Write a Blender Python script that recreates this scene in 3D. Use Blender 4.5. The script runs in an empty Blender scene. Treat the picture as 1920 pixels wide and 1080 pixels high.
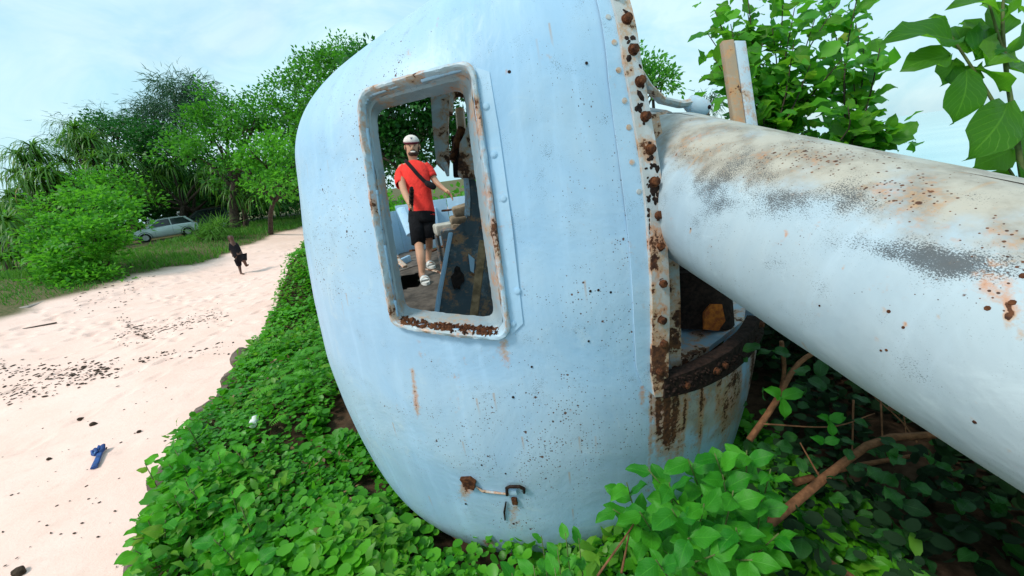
import bpy, bmesh, math, random
import numpy as np
from mathutils import Vector, Matrix

SC = bpy.context.scene
COL = SC.collection
rng = np.random.default_rng(7)
random.seed(7)
RAD = math.radians

# ------------------------------------------------------------------ camera
FPX = 760.0
PITCH, ROLL = RAD(16), RAD(8)
CAM = np.array([0.0, 0.0, 2.6])
cf = np.array([0, math.cos(PITCH), -math.sin(PITCH)])
_r0 = np.array([1.0, 0, 0]); _u0 = np.array([0, math.sin(PITCH), math.cos(PITCH)])
cu = _u0 * math.cos(ROLL) + _r0 * math.sin(ROLL)
cr = _r0 * math.cos(ROLL) - _u0 * math.sin(ROLL)
cam_d = bpy.data.cameras.new('camera'); cam = bpy.data.objects.new('camera', cam_d); COL.objects.link(cam)
cam_d.sensor_width = 36; cam_d.lens = 36 * FPX / 1920; cam_d.clip_start = 0.02; cam_d.clip_end = 6000
cam.matrix_world = Matrix([[cr[0], cu[0], -cf[0], CAM[0]], [cr[1], cu[1], -cf[1], CAM[1]],
                           [cr[2], cu[2], -cf[2], CAM[2]], [0, 0, 0, 1]])
SC.camera = cam

# ------------------------------------------------------------------ sky, sun, exposure
SUN_EL, SUN_AZ = RAD(52), RAD(238)      # azimuth measured clockwise from +Y: behind the camera, a little left
w = bpy.data.worlds.new('World'); SC.world = w; w.use_nodes = True
nt = w.node_tree; nt.nodes.clear()
sky = nt.nodes.new('ShaderNodeTexSky'); sky.sky_type = 'NISHITA'; sky.sun_disc = False
sky.sun_elevation = SUN_EL; sky.sun_rotation = SUN_AZ; sky.dust_density = 2.0; sky.ozone_density = 1.5
tc = nt.nodes.new('ShaderNodeTexCoord')
mp = nt.nodes.new('ShaderNodeMapping'); mp.inputs['Scale'].default_value = (1.2, 1.2, 2.6)
nz = nt.nodes.new('ShaderNodeTexNoise'); nz.inputs['Scale'].default_value = 1.6; nz.inputs['Detail'].default_value = 7
nz.inputs['Roughness'].default_value = 0.55; nz.inputs['Distortion'].default_value = 0.6
mr = nt.nodes.new('ShaderNodeMapRange'); mr.inputs[1].default_value = 0.3; mr.inputs[2].default_value = 0.72
mr.inputs[3].default_value = 0.62; mr.inputs[4].default_value = 0.97
mx = nt.nodes.new('ShaderNodeMix'); mx.data_type = 'RGBA'
nz2 = nt.nodes.new('ShaderNodeTexNoise'); nz2.inputs['Scale'].default_value = 2.7; nz2.inputs['Detail'].default_value = 8
nz2.inputs['Roughness'].default_value = 0.6; nz2.inputs['Distortion'].default_value = 1.1
mr2 = nt.nodes.new('ShaderNodeMapRange'); mr2.inputs[1].default_value = 0.30; mr2.inputs[2].default_value = 0.60
veil = nt.nodes.new('ShaderNodeMix'); veil.data_type = 'RGBA'
veil.inputs[6].default_value = (2.75, 4.9, 5.7, 1); veil.inputs[7].default_value = (4.3, 5.9, 6.3, 1)   # thin and thick cloud
bg = nt.nodes.new('ShaderNodeBackground'); bg.inputs[1].default_value = 0.1
wo = nt.nodes.new('ShaderNodeOutputWorld')
L = nt.links.new
L(mp.outputs[0], nz2.inputs['Vector']); L(nz2.outputs['Fac'], mr2.inputs[0]); L(mr2.outputs[0], veil.inputs[0]); L(veil.outputs[2], mx.inputs[7])
L(tc.outputs['Generated'], mp.inputs[0]); L(mp.outputs[0], nz.inputs['Vector']); L(nz.outputs['Fac'], mr.inputs[0])
L(mr.outputs[0], mx.inputs[0]); L(sky.outputs[0], mx.inputs[6]); L(mx.outputs[2], bg.inputs[0]); L(bg.outputs[0], wo.inputs[0])
sd = bpy.data.lights.new('sun', 'SUN'); sd.energy = 1.5; sd.angle = RAD(12); sd.color = (1, 0.95, 0.87)
so = bpy.data.objects.new('sun', sd); COL.objects.link(so)
sdir = Vector((math.sin(SUN_AZ) * math.cos(SUN_EL), math.cos(SUN_AZ) * math.cos(SUN_EL), math.sin(SUN_EL)))
so.rotation_euler = sdir.to_track_quat('Z', 'Y').to_euler()
SC.view_settings.view_transform = 'Standard'; SC.view_settings.look = 'None'
SC.view_settings.exposure = 0.86; SC.view_settings.gamma = 1.0; SC.view_settings.use_curve_mapping = False
SC.render.engine = 'CYCLES'
SC.cycles.max_bounces = 6; SC.cycles.transparent_max_bounces = 4; SC.cycles.use_denoising = True
SC.cycles.caustics_reflective = False; SC.cycles.caustics_refractive = False

# ------------------------------------------------------------------ helpers
def ray(px, py): return cf + cr * ((px - 960) / FPX) + cu * ((540 - py) / FPX)
def at(px, py, d): return CAM + ray(px, py) * d
def onz(px, py, z):
    d = ray(px, py); return CAM + d * ((z - CAM[2]) / d[2])
def proj(P):
    q = np.asarray(P, float) - CAM; z = q @ cf
    zz = np.where(z > 0.05, z, 0.05)
    return 960 + FPX * (q @ cr) / zz, 540 - FPX * (q @ cu) / zz, z
def unit(v): v = np.asarray(v, float); return v / (np.linalg.norm(v) + 1e-12)
def sstep(a, b, x):
    t = np.clip((np.asarray(x, float) - a) / (b - a), 0, 1); return t * t * (3 - 2 * t)

def tag(o, label=None, cat=None, group=None, kind=None):
    if label: o['label'] = label
    if cat: o['category'] = cat
    if group: o['group'] = group
    if kind: o['kind'] = kind
    return o
def empty(name, loc=(0, 0, 0)):
    o = bpy.data.objects.new(name, None); o.empty_display_size = 0.1; o.location = [float(c) for c in loc]
    COL.objects.link(o); return o
def raw_mesh(name, V, F, smooth=True, uv=None, attrs=None):
    """V Nx3, F list of tuples or MxK array"""
    me = bpy.data.meshes.new(name)
    V = np.asarray(V, np.float32)
    if isinstance(F, np.ndarray):
        m, k = F.shape
        me.vertices.add(len(V)); me.vertices.foreach_set('co', V.ravel())
        me.loops.add(m * k); me.loops.foreach_set('vertex_index', F.astype(np.int32).ravel())
        me.polygons.add(m); me.polygons.foreach_set('loop_start', np.arange(0, m * k, k, dtype=np.int32))
        me.update(calc_edges=True)
    else:
        me.from_pydata([tuple(map(float, v)) for v in V], [], F); me.update()
    if uv is not None:
        l = me.uv_layers.new(name='UVMap')
        idx = np.zeros(len(me.loops), np.int32); me.loops.foreach_get('vertex_index', idx)
        l.data.foreach_set('uv', np.asarray(uv, np.float32)[idx].ravel())
    if attrs:
        for an, av in attrs.items():
            a = me.attributes.new(an, 'FLOAT', 'POINT'); a.data.foreach_set('value', np.asarray(av, np.float32))
    if smooth: me.polygons.foreach_set('use_smooth', [True] * len(me.polygons))
    me.validate(clean_customdata=False)
    return me
def put(name, me, mat, parent=None):
    o = bpy.data.objects.new(name, me); COL.objects.link(o)
    if mat and not me.materials: me.materials.append(mat)
    if parent is not None:
        o.parent = parent
        if parent.type == 'EMPTY' or True:
            o.matrix_parent_inverse = Matrix.Translation(parent_world(parent)).inverted()
    return o
def parent_world(p):
    v = Vector(p.location)
    if p.parent is not None and p.type == 'EMPTY': v = v + parent_world(p.parent)
    return v
def spline(pts, n):
    pts = np.array(pts, float); k = len(pts)
    if k == 2: return [pts[0] + (pts[1] - pts[0]) * t for t in np.linspace(0, 1, n)]
    out = []
    P = np.vstack([2 * pts[0] - pts[1], pts, 2 * pts[-1] - pts[-2]])
    for t in np.linspace(0, k - 1, n):
        i = min(int(t), k - 2); f = t - i; p0, p1, p2, p3 = P[i:i + 4]
        out.append(.5 * (2 * p1 + (p2 - p0) * f + (2 * p0 - 5 * p1 + 4 * p2 - p3) * f * f + (3 * p1 - p0 - 3 * p2 + p3) * f ** 3))
    return out
class MB:
    """collects simple shapes in world space and builds one mesh"""
    def __init__(s): s.V = []; s.F = []
    def add(s, V, F):
        b = len(s.V); s.V += [tuple(map(float, v)) for v in V]; s.F += [tuple(i + b for i in f) for f in F]; return s
    def box(s, c, sx, sy, sz, X=(1, 0, 0), Y=(0, 1, 0), Z=None, bev=0.0):
        X = unit(X); Y = unit(Y); Z = unit(np.cross(X, Y)) if Z is None else unit(Z); c = np.asarray(c, float)
        b = min(bev, sx * .4, sy * .4, sz * .4)
        if b <= 0:
            P = [c + X * (i * sx / 2) + Y * (j * sy / 2) + Z * (k * sz / 2) for k in (-1, 1) for j in (-1, 1) for i in (-1, 1)]
            return s.add(P, [(0, 2, 3, 1), (4, 5, 7, 6), (0, 1, 5, 4), (2, 6, 7, 3), (0, 4, 6, 2), (1, 3, 7, 5)])
        bm = bmesh.new(); bmesh.ops.create_cube(bm, size=1)
        for v in bm.verts: v.co = Vector((v.co.x * sx, v.co.y * sy, v.co.z * sz))
        bmesh.ops.bevel(bm, geom=bm.edges[:], offset=b, segments=2, affect='EDGES', profile=.5)
        bm.verts.index_update()
        P = [c + X * v.co.x + Y * v.co.y + Z * v.co.z for v in bm.verts]; Fc = [tuple(v.index for v in f.verts) for f in bm.faces]
        bm.free(); return s.add(P, Fc)
    def tube(s, pts, rad, n=8, cap=True, squash=1.0):
        pts = [np.asarray(p, float) for p in pts]
        if np.isscalar(rad): rad = [rad] * len(pts)
        V = []; ref = None
        for i, p in enumerate(pts):
            t = unit(pts[min(i + 1, len(pts) - 1)] - pts[max(i - 1, 0)])
            if ref is None:
                ref = np.cross(t, [0, 0, 1]) if abs(t[2]) < .9 else np.cross(t, [1, 0, 0])
            e1 = unit(ref - t * (ref @ t)); e2 = np.cross(t, e1); ref = e1
            for k in range(n):
                a = 2 * math.pi * k / n
                V.append(p + rad[i] * (math.cos(a) * e1 + squash * math.sin(a) * e2))
        Fc = []
        for i in range(len(pts) - 1):
            for k in range(n):
                k2 = (k + 1) % n; Fc.append((i * n + k, i * n + k2, (i + 1) * n + k2, (i + 1) * n + k))
        if cap:
            Fc.append(tuple(range(n - 1, -1, -1))); Fc.append(tuple((len(pts) - 1) * n + k for k in range(n)))
        return s.add(V, Fc)
    def slab(s, poly, nrm, th):
        """polygon (3D points) extruded by th along nrm"""
        n = len(poly); nrm = unit(nrm) * th
        P = [np.asarray(p, float) for p in poly]; V = P + [p + nrm for p in P]
        return s.add(V, [tuple(range(n - 1, -1, -1)), tuple(range(n, 2 * n))] + [(i, (i + 1) % n, n + (i + 1) % n, n + i) for i in range(n)])
    def ell(s, c, rx, ry, rz, X=(1, 0, 0), Y=(0, 1, 0), nu=12, nv=8, fn=None):
        X = unit(X); Y = unit(Y); Z = np.cross(X, Y); c = np.asarray(c, float); V = []
        for j in range(1, nv):
            ph = math.pi * j / nv
            for i in range(nu):
                a = 2 * math.pi * i / nu
                q = np.array([math.sin(ph) * math.cos(a), math.sin(ph) * math.sin(a), math.cos(ph)])
                if fn is not None: q = fn(q)
                V.append(c + X * q[0] * rx + Y * q[1] * ry + Z * q[2] * rz)
        top = len(V); V.append(c + Z * rz); V.append(c - Z * rz)
        Fc = []
        for j in range(nv - 2):
            for i in range(nu):
                i2 = (i + 1) % nu; Fc.append((j * nu + i, (j + 1) * nu + i, (j + 1) * nu + i2, j * nu + i2))
        for i in range(nu):
            i2 = (i + 1) % nu; Fc.append((top, i, i2)); Fc.append((top + 1, (nv - 2) * nu + i2, (nv - 2) * nu + i))
        return s.add(V, Fc)
    def build(s, name, mat, parent=None, smooth=False, autosmooth=True):
        me = raw_mesh(name, s.V, s.F, smooth=False)
        bm = bmesh.new(); bm.from_mesh(me); bmesh.ops.recalc_face_normals(bm, faces=bm.faces[:])
        if smooth or autosmooth:
            for f in bm.faces: f.smooth = True
            lim = math.pi if smooth else RAD(35)
            for e in bm.edges:
                if len(e.link_faces) == 2 and e.calc_face_angle(0) > lim: e.smooth = False
        bm.to_mesh(me); bm.free()
        return put(name, me, mat, parent)

# ------------------------------------------------------------------ materials
class G:
    def __init__(s, name):
        s.m = bpy.data.materials.new(name); s.m.use_nodes = True; s.t = s.m.node_tree; s.t.nodes.clear()
        s.out = s.t.nodes.new('ShaderNodeOutputMaterial')
    def n(s, ty, props=None, **inp):
        nd = s.t.nodes.new(ty)
        for k, v in (props or {}).items(): setattr(nd, k, v)
        for k, v in inp.items():
            key = int(k[1:]) if k[0] == 'i' and k[1:].isdigit() else k.replace('_', ' ')
            s.set(nd.inputs[key], v)
        return nd
    def set(s, sock, v):
        if isinstance(v, bpy.types.NodeSocket): s.t.links.new(v, sock)
        elif isinstance(v, (tuple, list)) and len(v) == 3 and sock.type == 'RGBA': sock.default_value = (*v, 1)
        else: sock.default_value = v
    def math(s, op, a, b=0.0, c=None, clamp=False):
        nd = s.n('ShaderNodeMath', {'operation': op, 'use_clamp': clamp}); s.set(nd.inputs[0], a); s.set(nd.inputs[1], b)
        if c is not None: s.set(nd.inputs[2], c)
        return nd.outputs[0]
    def mix(s, f, a, b, blend='MIX'):
        nd = s.n('ShaderNodeMix', {'data_type': 'RGBA', 'blend_type': blend}); s.set(nd.inputs[0], f); s.set(nd.inputs[6], a); s.set(nd.inputs[7], b)
        return nd.outputs[2]
    def rng(s, x, a, b, c=0.0, d=1.0, smooth=True):
        nd = s.n('ShaderNodeMapRange', {'interpolation_type': 'SMOOTHSTEP' if smooth else 'LINEAR'})
        for i, v in enumerate((x, a, b, c, d)): s.set(nd.inputs[i], v)
        return nd.outputs[0]
    def noise(s, co, scale, detail=4, rough=.55, dist=0.0, dim='3D'):
        nd = s.n('ShaderNodeTexNoise', {'noise_dimensions': dim}, Vector=co, Scale=scale, Detail=detail, Roughness=rough, Distortion=dist)
        return nd.outputs['Fac']
    def obj(s): return s.n('ShaderNodeTexCoord').outputs['Object']
    def uv(s): return s.n('ShaderNodeTexCoord').outputs['UV']
    def attr(s, nm): return s.n('ShaderNodeAttribute', {'attribute_name': nm}).outputs['Fac']
    def scale(s, v, sc):
        nd = s.n('ShaderNodeMapping'); s.set(nd.inputs[0], v); nd.inputs['Scale'].default_value = sc; return nd.outputs[0]
    def bump(s, h, st=.3, dist=.01, nrm=None):
        nd = s.n('ShaderNodeBump', Strength=st, Distance=dist, Height=h)
        if nrm is not None: s.set(nd.inputs['Normal'], nrm)
        return nd.outputs[0]
    def pbr(s, col, rough=.6, metal=0.0, nrm=None, spec=.4, **kw):
        nd = s.n('ShaderNodeBsdfPrincipled'); s.set(nd.inputs['Base Color'], col); s.set(nd.inputs['Roughness'], rough)
        s.set(nd.inputs['Metallic'], metal); s.set(nd.inputs['Specular IOR Level'], spec)
        if nrm is not None: s.set(nd.inputs['Normal'], nrm)
        for k, v in kw.items(): s.set(nd.inputs[k.replace('_', ' ')], v)
        return nd.outputs[0]
    def done(s, sh): s.t.links.new(sh, s.out.inputs[0]); return s.m

def rust_col(g, co):
    a = g.noise(co, 38, 6, .65); b = g.noise(co, 9, 4, .6)
    c = g.mix(g.rng(a, .35, .68), (.035, .013, .008), (.15, .055, .022))
    return g.mix(g.rng(b, .54, .78), c, (.21, .075, .024))

def painted_steel(name, base=(.315, .50, .68), level=0.0, speck=1.0, streak=1.0, use_uv=True, tint=(.40, .55, .67), patch=1.1):
    g = G(name); co = g.uv() if use_uv else g.obj()
    big = g.noise(co, 1.7, 5, .6, .4); mid = g.noise(co, 7, 6, .62); fine = g.noise(co, 45, 6, .7)
    vert = g.noise(g.scale(co, (9, .9, 9 if use_uv else .9)) if use_uv else g.scale(co, (7, 7, .8)), 1.0, 5, .6)
    col = g.mix(g.rng(big, .3, .72), base, tint)
    col = g.mix(g.math('MULTIPLY', g.rng(vert, .50, .75), .5), col, tuple(min(1, c * 1.12 + .09) for c in base))
    col = g.mix(g.math('MULTIPLY', g.rng(vert, .5, .28), .22), col, tuple(c * .80 for c in base))
    chalk = g.noise(co, 3.3, 8, .72, 1.2)
    col = g.mix(g.math('MULTIPLY', g.rng(chalk, .55, .72), .4), col, (.56, .66, .70))
    col = g.mix(g.math('MULTIPLY', g.rng(mid, .55, .8), .25), col, tuple(c * .82 for c in base))
    # attribute stains
    frk = g.attr('freck'); soot = g.attr('soot'); tan = g.attr('stain'); ru = g.attr('rust')
    grain = g.noise(co, 260, 3, .7)
    blot = g.noise(co, 8, 5, .65)
    tm = g.math('MULTIPLY', g.rng(g.math('ADD', tan, g.math('MULTIPLY', g.math('SUBTRACT', blot, .5), 1.1)), .3, .85), .85)
    tc_ = g.mix(g.rng(mid, .38, .66), (.44, .38, .29), (.22, .165, .105))
    col = g.mix(tm, col, tc_)
    sm = g.rng(g.math('ADD', soot, g.math('ADD', g.math('MULTIPLY', g.math('SUBTRACT', blot, .5), 1.9), g.math('MULTIPLY', g.math('SUBTRACT', grain, .5), 2.6))), .38, .72)
    col = g.mix(g.math('MULTIPLY', sm, .88), col, (.05, .056, .062))
    # pits: scattered rusty pock marks, gathered in patches
    rc = rust_col(g, co)
    pit_m = None
    for sc, thr, am in ((15, .105, .66), (36, .15, .67), (80, .22, .63)):
        v = g.n('ShaderNodeTexVoronoi', {'voronoi_dimensions': '2D' if use_uv else '3D', 'feature': 'F1'}, Vector=co, Scale=sc, Randomness=1.0)
        rnd = g.n('ShaderNodeSeparateColor', Color=v.outputs['Color']).outputs[0]
        wob = g.math('ADD', v.outputs['Distance'], g.math('MULTIPLY', g.math('SUBTRACT', fine, .5), .22))
        sel = g.rng(g.math('ADD', g.math('ADD', rnd, frk), g.math('ADD', g.math('MULTIPLY', g.math('SUBTRACT', mid, .5), .9), g.math('MULTIPLY', g.math('SUBTRACT', big, .5), .8))), am + .24, am + .55, 0, thr * (1.5 if speck > 1 else 1.0), smooth=False)
        p = g.math('MULTIPLY', g.math('GREATER_THAN', sel, .02), g.rng(g.math('SUBTRACT', wob, sel), -.03, .02, 1, 0))
        pit_m = p if pit_m is None else g.math('MAXIMUM', pit_m, p)
    # weeping streaks below random points
    if use_uv and streak > 0:
        v = g.n('ShaderNodeTexVoronoi', {'voronoi_dimensions': '2D', 'feature': 'F1'}, Vector=co, Scale=4.2, Randomness=1.0)
        dv = g.n('ShaderNodeVectorMath', {'operation': 'SUBTRACT'}); g.set(dv.inputs[0], co)
        g.t.links.new(v.outputs['Position'], dv.inputs[1])
        sx = g.n('ShaderNodeSeparateXYZ', Vector=dv.outputs[0])
        rnd = g.n('ShaderNodeSeparateColor', Color=v.outputs['Color']).outputs[1]
        wx = g.rng(g.math('ABSOLUTE', g.math('ADD', sx.outputs[0], g.math('MULTIPLY', g.math('SUBTRACT', mid, .5), .012))), .001, .008, 1, 0)
        wy = g.math('MULTIPLY', g.rng(sx.outputs[1], -.11, 0.0), g.rng(sx.outputs[1], .002, .008, 1, 0))
        st = g.math('MULTIPLY', g.math('MULTIPLY', wx, wy), g.rng(rnd, .6, .95, 0, .5 * streak))
        col = g.mix(st, col, (.44, .24, .10))
    # attribute / level rust with broken edge
    rf = g.math('ADD', g.math('ADD', ru, level), g.math('ADD', g.math('MULTIPLY', g.math('SUBTRACT', mid, .5), patch), g.math('MULTIPLY', g.math('SUBTRACT', fine, .5), 1.2)))
    wash = g.rng(rf, .20, .62, 0, .72); hard = g.rng(rf, .62, .72)
    col = g.mix(wash, col, g.mix(g.rng(blot, .35, .65), (.55, .20, .05), (.46, .27, .12)))
    col = g.mix(g.math('MULTIPLY', pit_m, min(1, speck)), col, rc)
    col = g.mix(hard, col, rc)
    h = g.math('SUBTRACT', g.math('MULTIPLY', fine, .25), g.math('ADD', g.math('MULTIPLY', pit_m, .8), g.math('MULTIPLY', hard, .9)))
    h = g.math('ADD', h, g.math('MULTIPLY', mid, .5))
    ro = g.mix(g.math('MAXIMUM', hard, pit_m), (.42, .42, .42), (.9, .9, .9))
    nrm = g.bump(h, .35, .004)
    nrm = g.bump(big, .3, .05, nrm)
    return g.done(g.pbr(col, ro, 0, nrm, .35))

def simple(name, col, rough=.6, metal=0.0, var=.25, scale=12, bump=.2, bd=.01, spec=.4):
    g = G(name); co = g.obj(); a = g.noise(co, scale, 6, .6)
    c = g.mix(g.rng(a, .3, .7), tuple(x * (1 - var) for x in col), tuple(min(1, x * (1 + var)) for x in col))
    return g.done(g.pbr(c, rough, metal, g.bump(a, bump, bd), spec))

def leaf_mat(name, dark, light, trans=.35, per_object=False, vein=False, rough=.45, yellow=None):
    g = G(name)
    rnd = g.n('ShaderNodeObjectInfo').outputs['Random'] if per_object else g.attr('rnd')
    col = g.mix(rnd, dark, light)
    if yellow: col = g.mix(g.rng(rnd, .955, .985), col, yellow)
    nrm = None
    if vein:
        sx = g.n('ShaderNodeSeparateXYZ', Vector=g.uv()); u_, v_ = sx.outputs[0], sx.outputs[1]
        au = g.math('ABSOLUTE', u_)
        midr = g.rng(au, .02, .06, 1, 0)
        side = g.math('SINE', g.math('MULTIPLY', g.math('SUBTRACT', v_, g.math('MULTIPLY', au, .45)), 44.0))
        side = g.math('MULTIPLY', g.rng(side, .86, 1.0), .7)
        vn = g.math('MAXIMUM', midr, side)
        co = g.obj(); bl = g.noise(co, 30, 5, .6)
        col = g.mix(g.math('MULTIPLY', g.rng(bl, .5, .8), .45), col, tuple(c * 1.5 for c in dark))
        col = g.mix(g.math('MULTIPLY', vn, .35), col, tuple(min(1, c * 1.6 + .02) for c in light))
        edge = g.rng(g.math('ADD', au, g.math('MULTIPLY', bl, .3)), .55, .75)
        nrm = g.bump(g.math('SUBTRACT', bl, vn), .35, .004)
    a = g.pbr(col, rough, 0, nrm, .35)
    tr = g.n('ShaderNodeBsdfTranslucent', Color=g.mix(.5, col, tuple(min(1, c * 2.2) for c in light)))
    ms = g.n('ShaderNodeMixShader'); ms.inputs[0].default_value = trans
    g.t.links.new(a, ms.inputs[1]); g.t.links.new(tr.outputs[0], ms.inputs[2])
    return g.done(ms.outputs[0])

M = {}
M['shield'] = painted_steel('shield_paint', speck=.95)
M['barrel'] = painted_steel('barrel_paint', base=(.34, .44, .51), tint=(.40, .48, .52), speck=.95, streak=1.0)
M['frame'] = painted_steel('frame_paint', base=(.38, .52, .63), level=.36, use_uv=False, tint=(.42, .46, .46), patch=2.4)
M['flange'] = painted_steel('flange_paint', base=(.44, .49, .52), level=.33, use_uv=False, tint=(.45, .43, .39), patch=3.0)
M['flange_rusty'] = painted_steel('flange_rusty_paint', base=(.43, .45, .45), level=.56, use_uv=False, tint=(.42, .39, .35), patch=3.0)
M['sleeve'] = painted_steel('sleeve_shade_paint', base=(.25, .35, .42), level=.24, use_uv=False, tint=(.32, .34, .33), patch=2.0)  # rusty grey paint, base darkened to hold the dimmer light of the recess
M['floor_rust'] = painted_steel('floor_paint', base=(.22, .34, .45), level=.44, use_uv=False, tint=(.25, .33, .40), patch=3.0)
M['plate'] = painted_steel('plate_paint', base=(.34, .53, .70), level=.03, use_uv=False)
M['post'] = painted_steel('post_paint', base=(.36, .27, .18), level=.30, use_uv=False, tint=(.32, .22, .14), patch=2.2)
M['post_white'] = painted_steel('post_white_paint', base=(.50, .57, .62), level=.22, use_uv=False, patch=2.2)
M['dark_steel'] = painted_steel('dark_steel', base=(.05, .075, .09), level=.24, use_uv=False, tint=(.08, .10, .11), patch=2.2)
g = G('rust'); co = g.obj(); rcx = rust_col(g, co); nn = g.noise(co, 55, 7, .7)
M['rust'] = g.done(g.pbr(rcx, .92, 0, g.bump(nn, .8, .01), .2))
g = G('bright_rust'); co = g.obj(); nn = g.noise(co, 30, 7, .7)
M['orange_rust'] = g.done(g.pbr(g.mix(g.rng(nn, .35, .65), (.50, .14, .02), (.22, .05, .015)), .9, 0, g.bump(nn, .8, .01), .2))
M['black_rust'] = simple('black_rust', (.022, .012, .009), .9, 0, .6, 40, .8, .01, .2)
M['red_lead'] = simple('red_lead_paint', (.10, .02, .012), .8, 0, .4, 9, .4)

# ------------------------------------------------------------------ ground, sea
def vnoise(x, y, seed=0, oct=4, f=1.0):
    x = np.asarray(x, float); y = np.asarray(y, float); out = 0; a = 1; tot = 0
    r = np.random.default_rng(seed)
    for o in range(oct):
        for k in range(3):
            an = r.uniform(0, 6.28); ph = r.uniform(0, 6.28); fr = f * r.uniform(.7, 1.4)
            out = out + a * np.sin((x * math.cos(an) + y * math.sin(an)) * fr + ph); tot += a
        a *= .55; f *= 2.1
    return out / tot * 1.6
def coast(x, y): return x - (0.62 * y + 3.2)      # > 0 : seaward on the right
def ground_z(x, y):
    x = np.asarray(x, float); y = np.asarray(y, float)
    z = 1.25 * sstep(8.5, 19.5, -x) + .9 * sstep(22, 34, y) * sstep(4, 14, -x * .2 + 12) * (1 - sstep(8.5, 19.5, -x))
    z = z + .05 * vnoise(x, y, 3, 3, .6)
    z = z - 2.5 * sstep(-1.5, 4, coast(x, y))
    return z
def grassy(x, y):
    n = .6 * vnoise(x, y, 11, 3, .9)
    return np.maximum(sstep(-.3, .5, -x - 13.9 + n), sstep(-.5, .9, y - 29.0 - (x + 14) * .1 + n))
def warp_axis(lo, hi, n, c0, c1, frac):
    k = int(n * frac); a = np.linspace(c0, c1, k)
    m = (n - k) // 2
    l = c0 - (c0 - lo) * (np.linspace(1, 0, m, endpoint=False) ** 3); r_ = c1 + (hi - c1) * (np.linspace(0, 1, m + 1)[1:] ** 3)
    return np.concatenate([l, a, r_])
xs = warp_axis(-400, 400, 420, -16, -2, .72); ys = warp_axis(-200, 500, 460, 1.0, 24, .75)
X, Y = np.meshgrid(xs, ys); Zg = ground_z(X, Y)
# foot prints: small pits with a rim
sand_soft = (1 - grassy(X, Y)) * sstep(1.0, 3.0, -X - 3)
fp = np.zeros_like(X)
pr = np.random.default_rng(21)
near = (X > -17) & (X < -2) & (Y > 1) & (Y < 28)
xi, yi = X[near], Y[near]; acc = np.zeros(xi.shape)
walks = []
for k in range(62):
    sx_, sy_ = pr.uniform(-14, -4), pr.uniform(8.5, 26); an = pr.uniform(0, 6.28)
    for j in range(9):
        walks.append((sx_ + math.cos(an) * j * .62 + pr.normal(0, .1), sy_ + math.sin(an) * j * .62 + pr.normal(0, .1), an, pr.uniform(.6, 1.1)))
for k in range(14):
    sx_, sy_ = pr.uniform(-9, -3), pr.uniform(2, 9); an = pr.uniform(0, 6.28)
    for j in range(5):
        walks.append((sx_ + math.cos(an) * j * .6, sy_ + math.sin(an) * j * .6, an, pr.uniform(.25, .5)))
for (fx, fy, an, am) in walks:
    s_ = (abs(xi - fx) < .4) & (abs(yi - fy) < .4)
    if not s_.any(): continue
    dx, dy = xi[s_] - fx, yi[s_] - fy
    u_ = (dx * math.cos(an) + dy * math.sin(an)) / .17; v_ = (-dx * math.sin(an) + dy * math.cos(an)) / .085
    r2 = u_ * u_ + v_ * v_
    acc[s_] += am * (-.06 * np.exp(-r2) + .022 * np.exp(-(np.sqrt(r2) - 1.5) ** 2 * 4))
fp[near] = acc
Zg = Zg + fp * sand_soft + .012 * vnoise(X, Y, 5, 4, 3.0) * sand_soft
n0, n1 = X.shape
idx = np.arange(n0 * n1).reshape(n0, n1)
Fq = np.stack([idx[:-1, :-1], idx[:-1, 1:], idx[1:, 1:], idx[1:, :-1]], -1).reshape(-1, 4)
gm = raw_mesh('ground', np.stack([X, Y, Zg], -1).reshape(-1, 3), Fq, True, None, {'grass': grassy(X, Y).ravel()})
g = G('sand'); co = g.obj()
a = g.noise(co, .9, 6, .6); b = g.noise(co, 14, 7, .65); c_ = g.noise(co, 160, 3, .7); d_ = g.noise(co, 3.2, 6, .7, .6)
sc_ = g.mix(g.rng(a, .3, .7), (.90, .64, .555), (.84, .58, .49))
sc_ = g.mix(g.math('MULTIPLY', g.rng(d_, .52, .75), .35), sc_, (.58, .44, .36))
sc_ = g.mix(g.math('MULTIPLY', g.rng(b, .55, .8), .3), sc_, (.52, .40, .33))
vv = g.n('ShaderNodeTexVoronoi', {'feature': 'F1'}, Vector=co, Scale=5.5, Randomness=1.0)
rn = g.n('ShaderNodeSeparateColor', Color=vv.outputs['Color']).outputs[0]
fleck = g.math('MULTIPLY', g.rng(vv.outputs['Distance'], .03, .06, 1, 0), g.rng(g.math('ADD', rn, g.math('MULTIPLY', g.math('SUBTRACT', a, .5), .8)), .82, .9))
sc_ = g.mix(g.math('MULTIPLY', fleck, .75), sc_, (.16, .11, .08))
soil = g.mix(g.rng(b, .35, .65), (.06, .085, .025), (.17, .13, .07))
cg = g.mix(g.attr('grass'), sc_, soil)
M['sand'] = g.done(g.pbr(cg, .95, 0, g.bump(g.math('ADD', b, g.math('MULTIPLY', c_, .3)), .5, .02), .15))
tag(put('beach_ground', gm, M['sand']), 'pale pink sand beach with footprints rising to grassy ground', None, None, 'structure')

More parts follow.
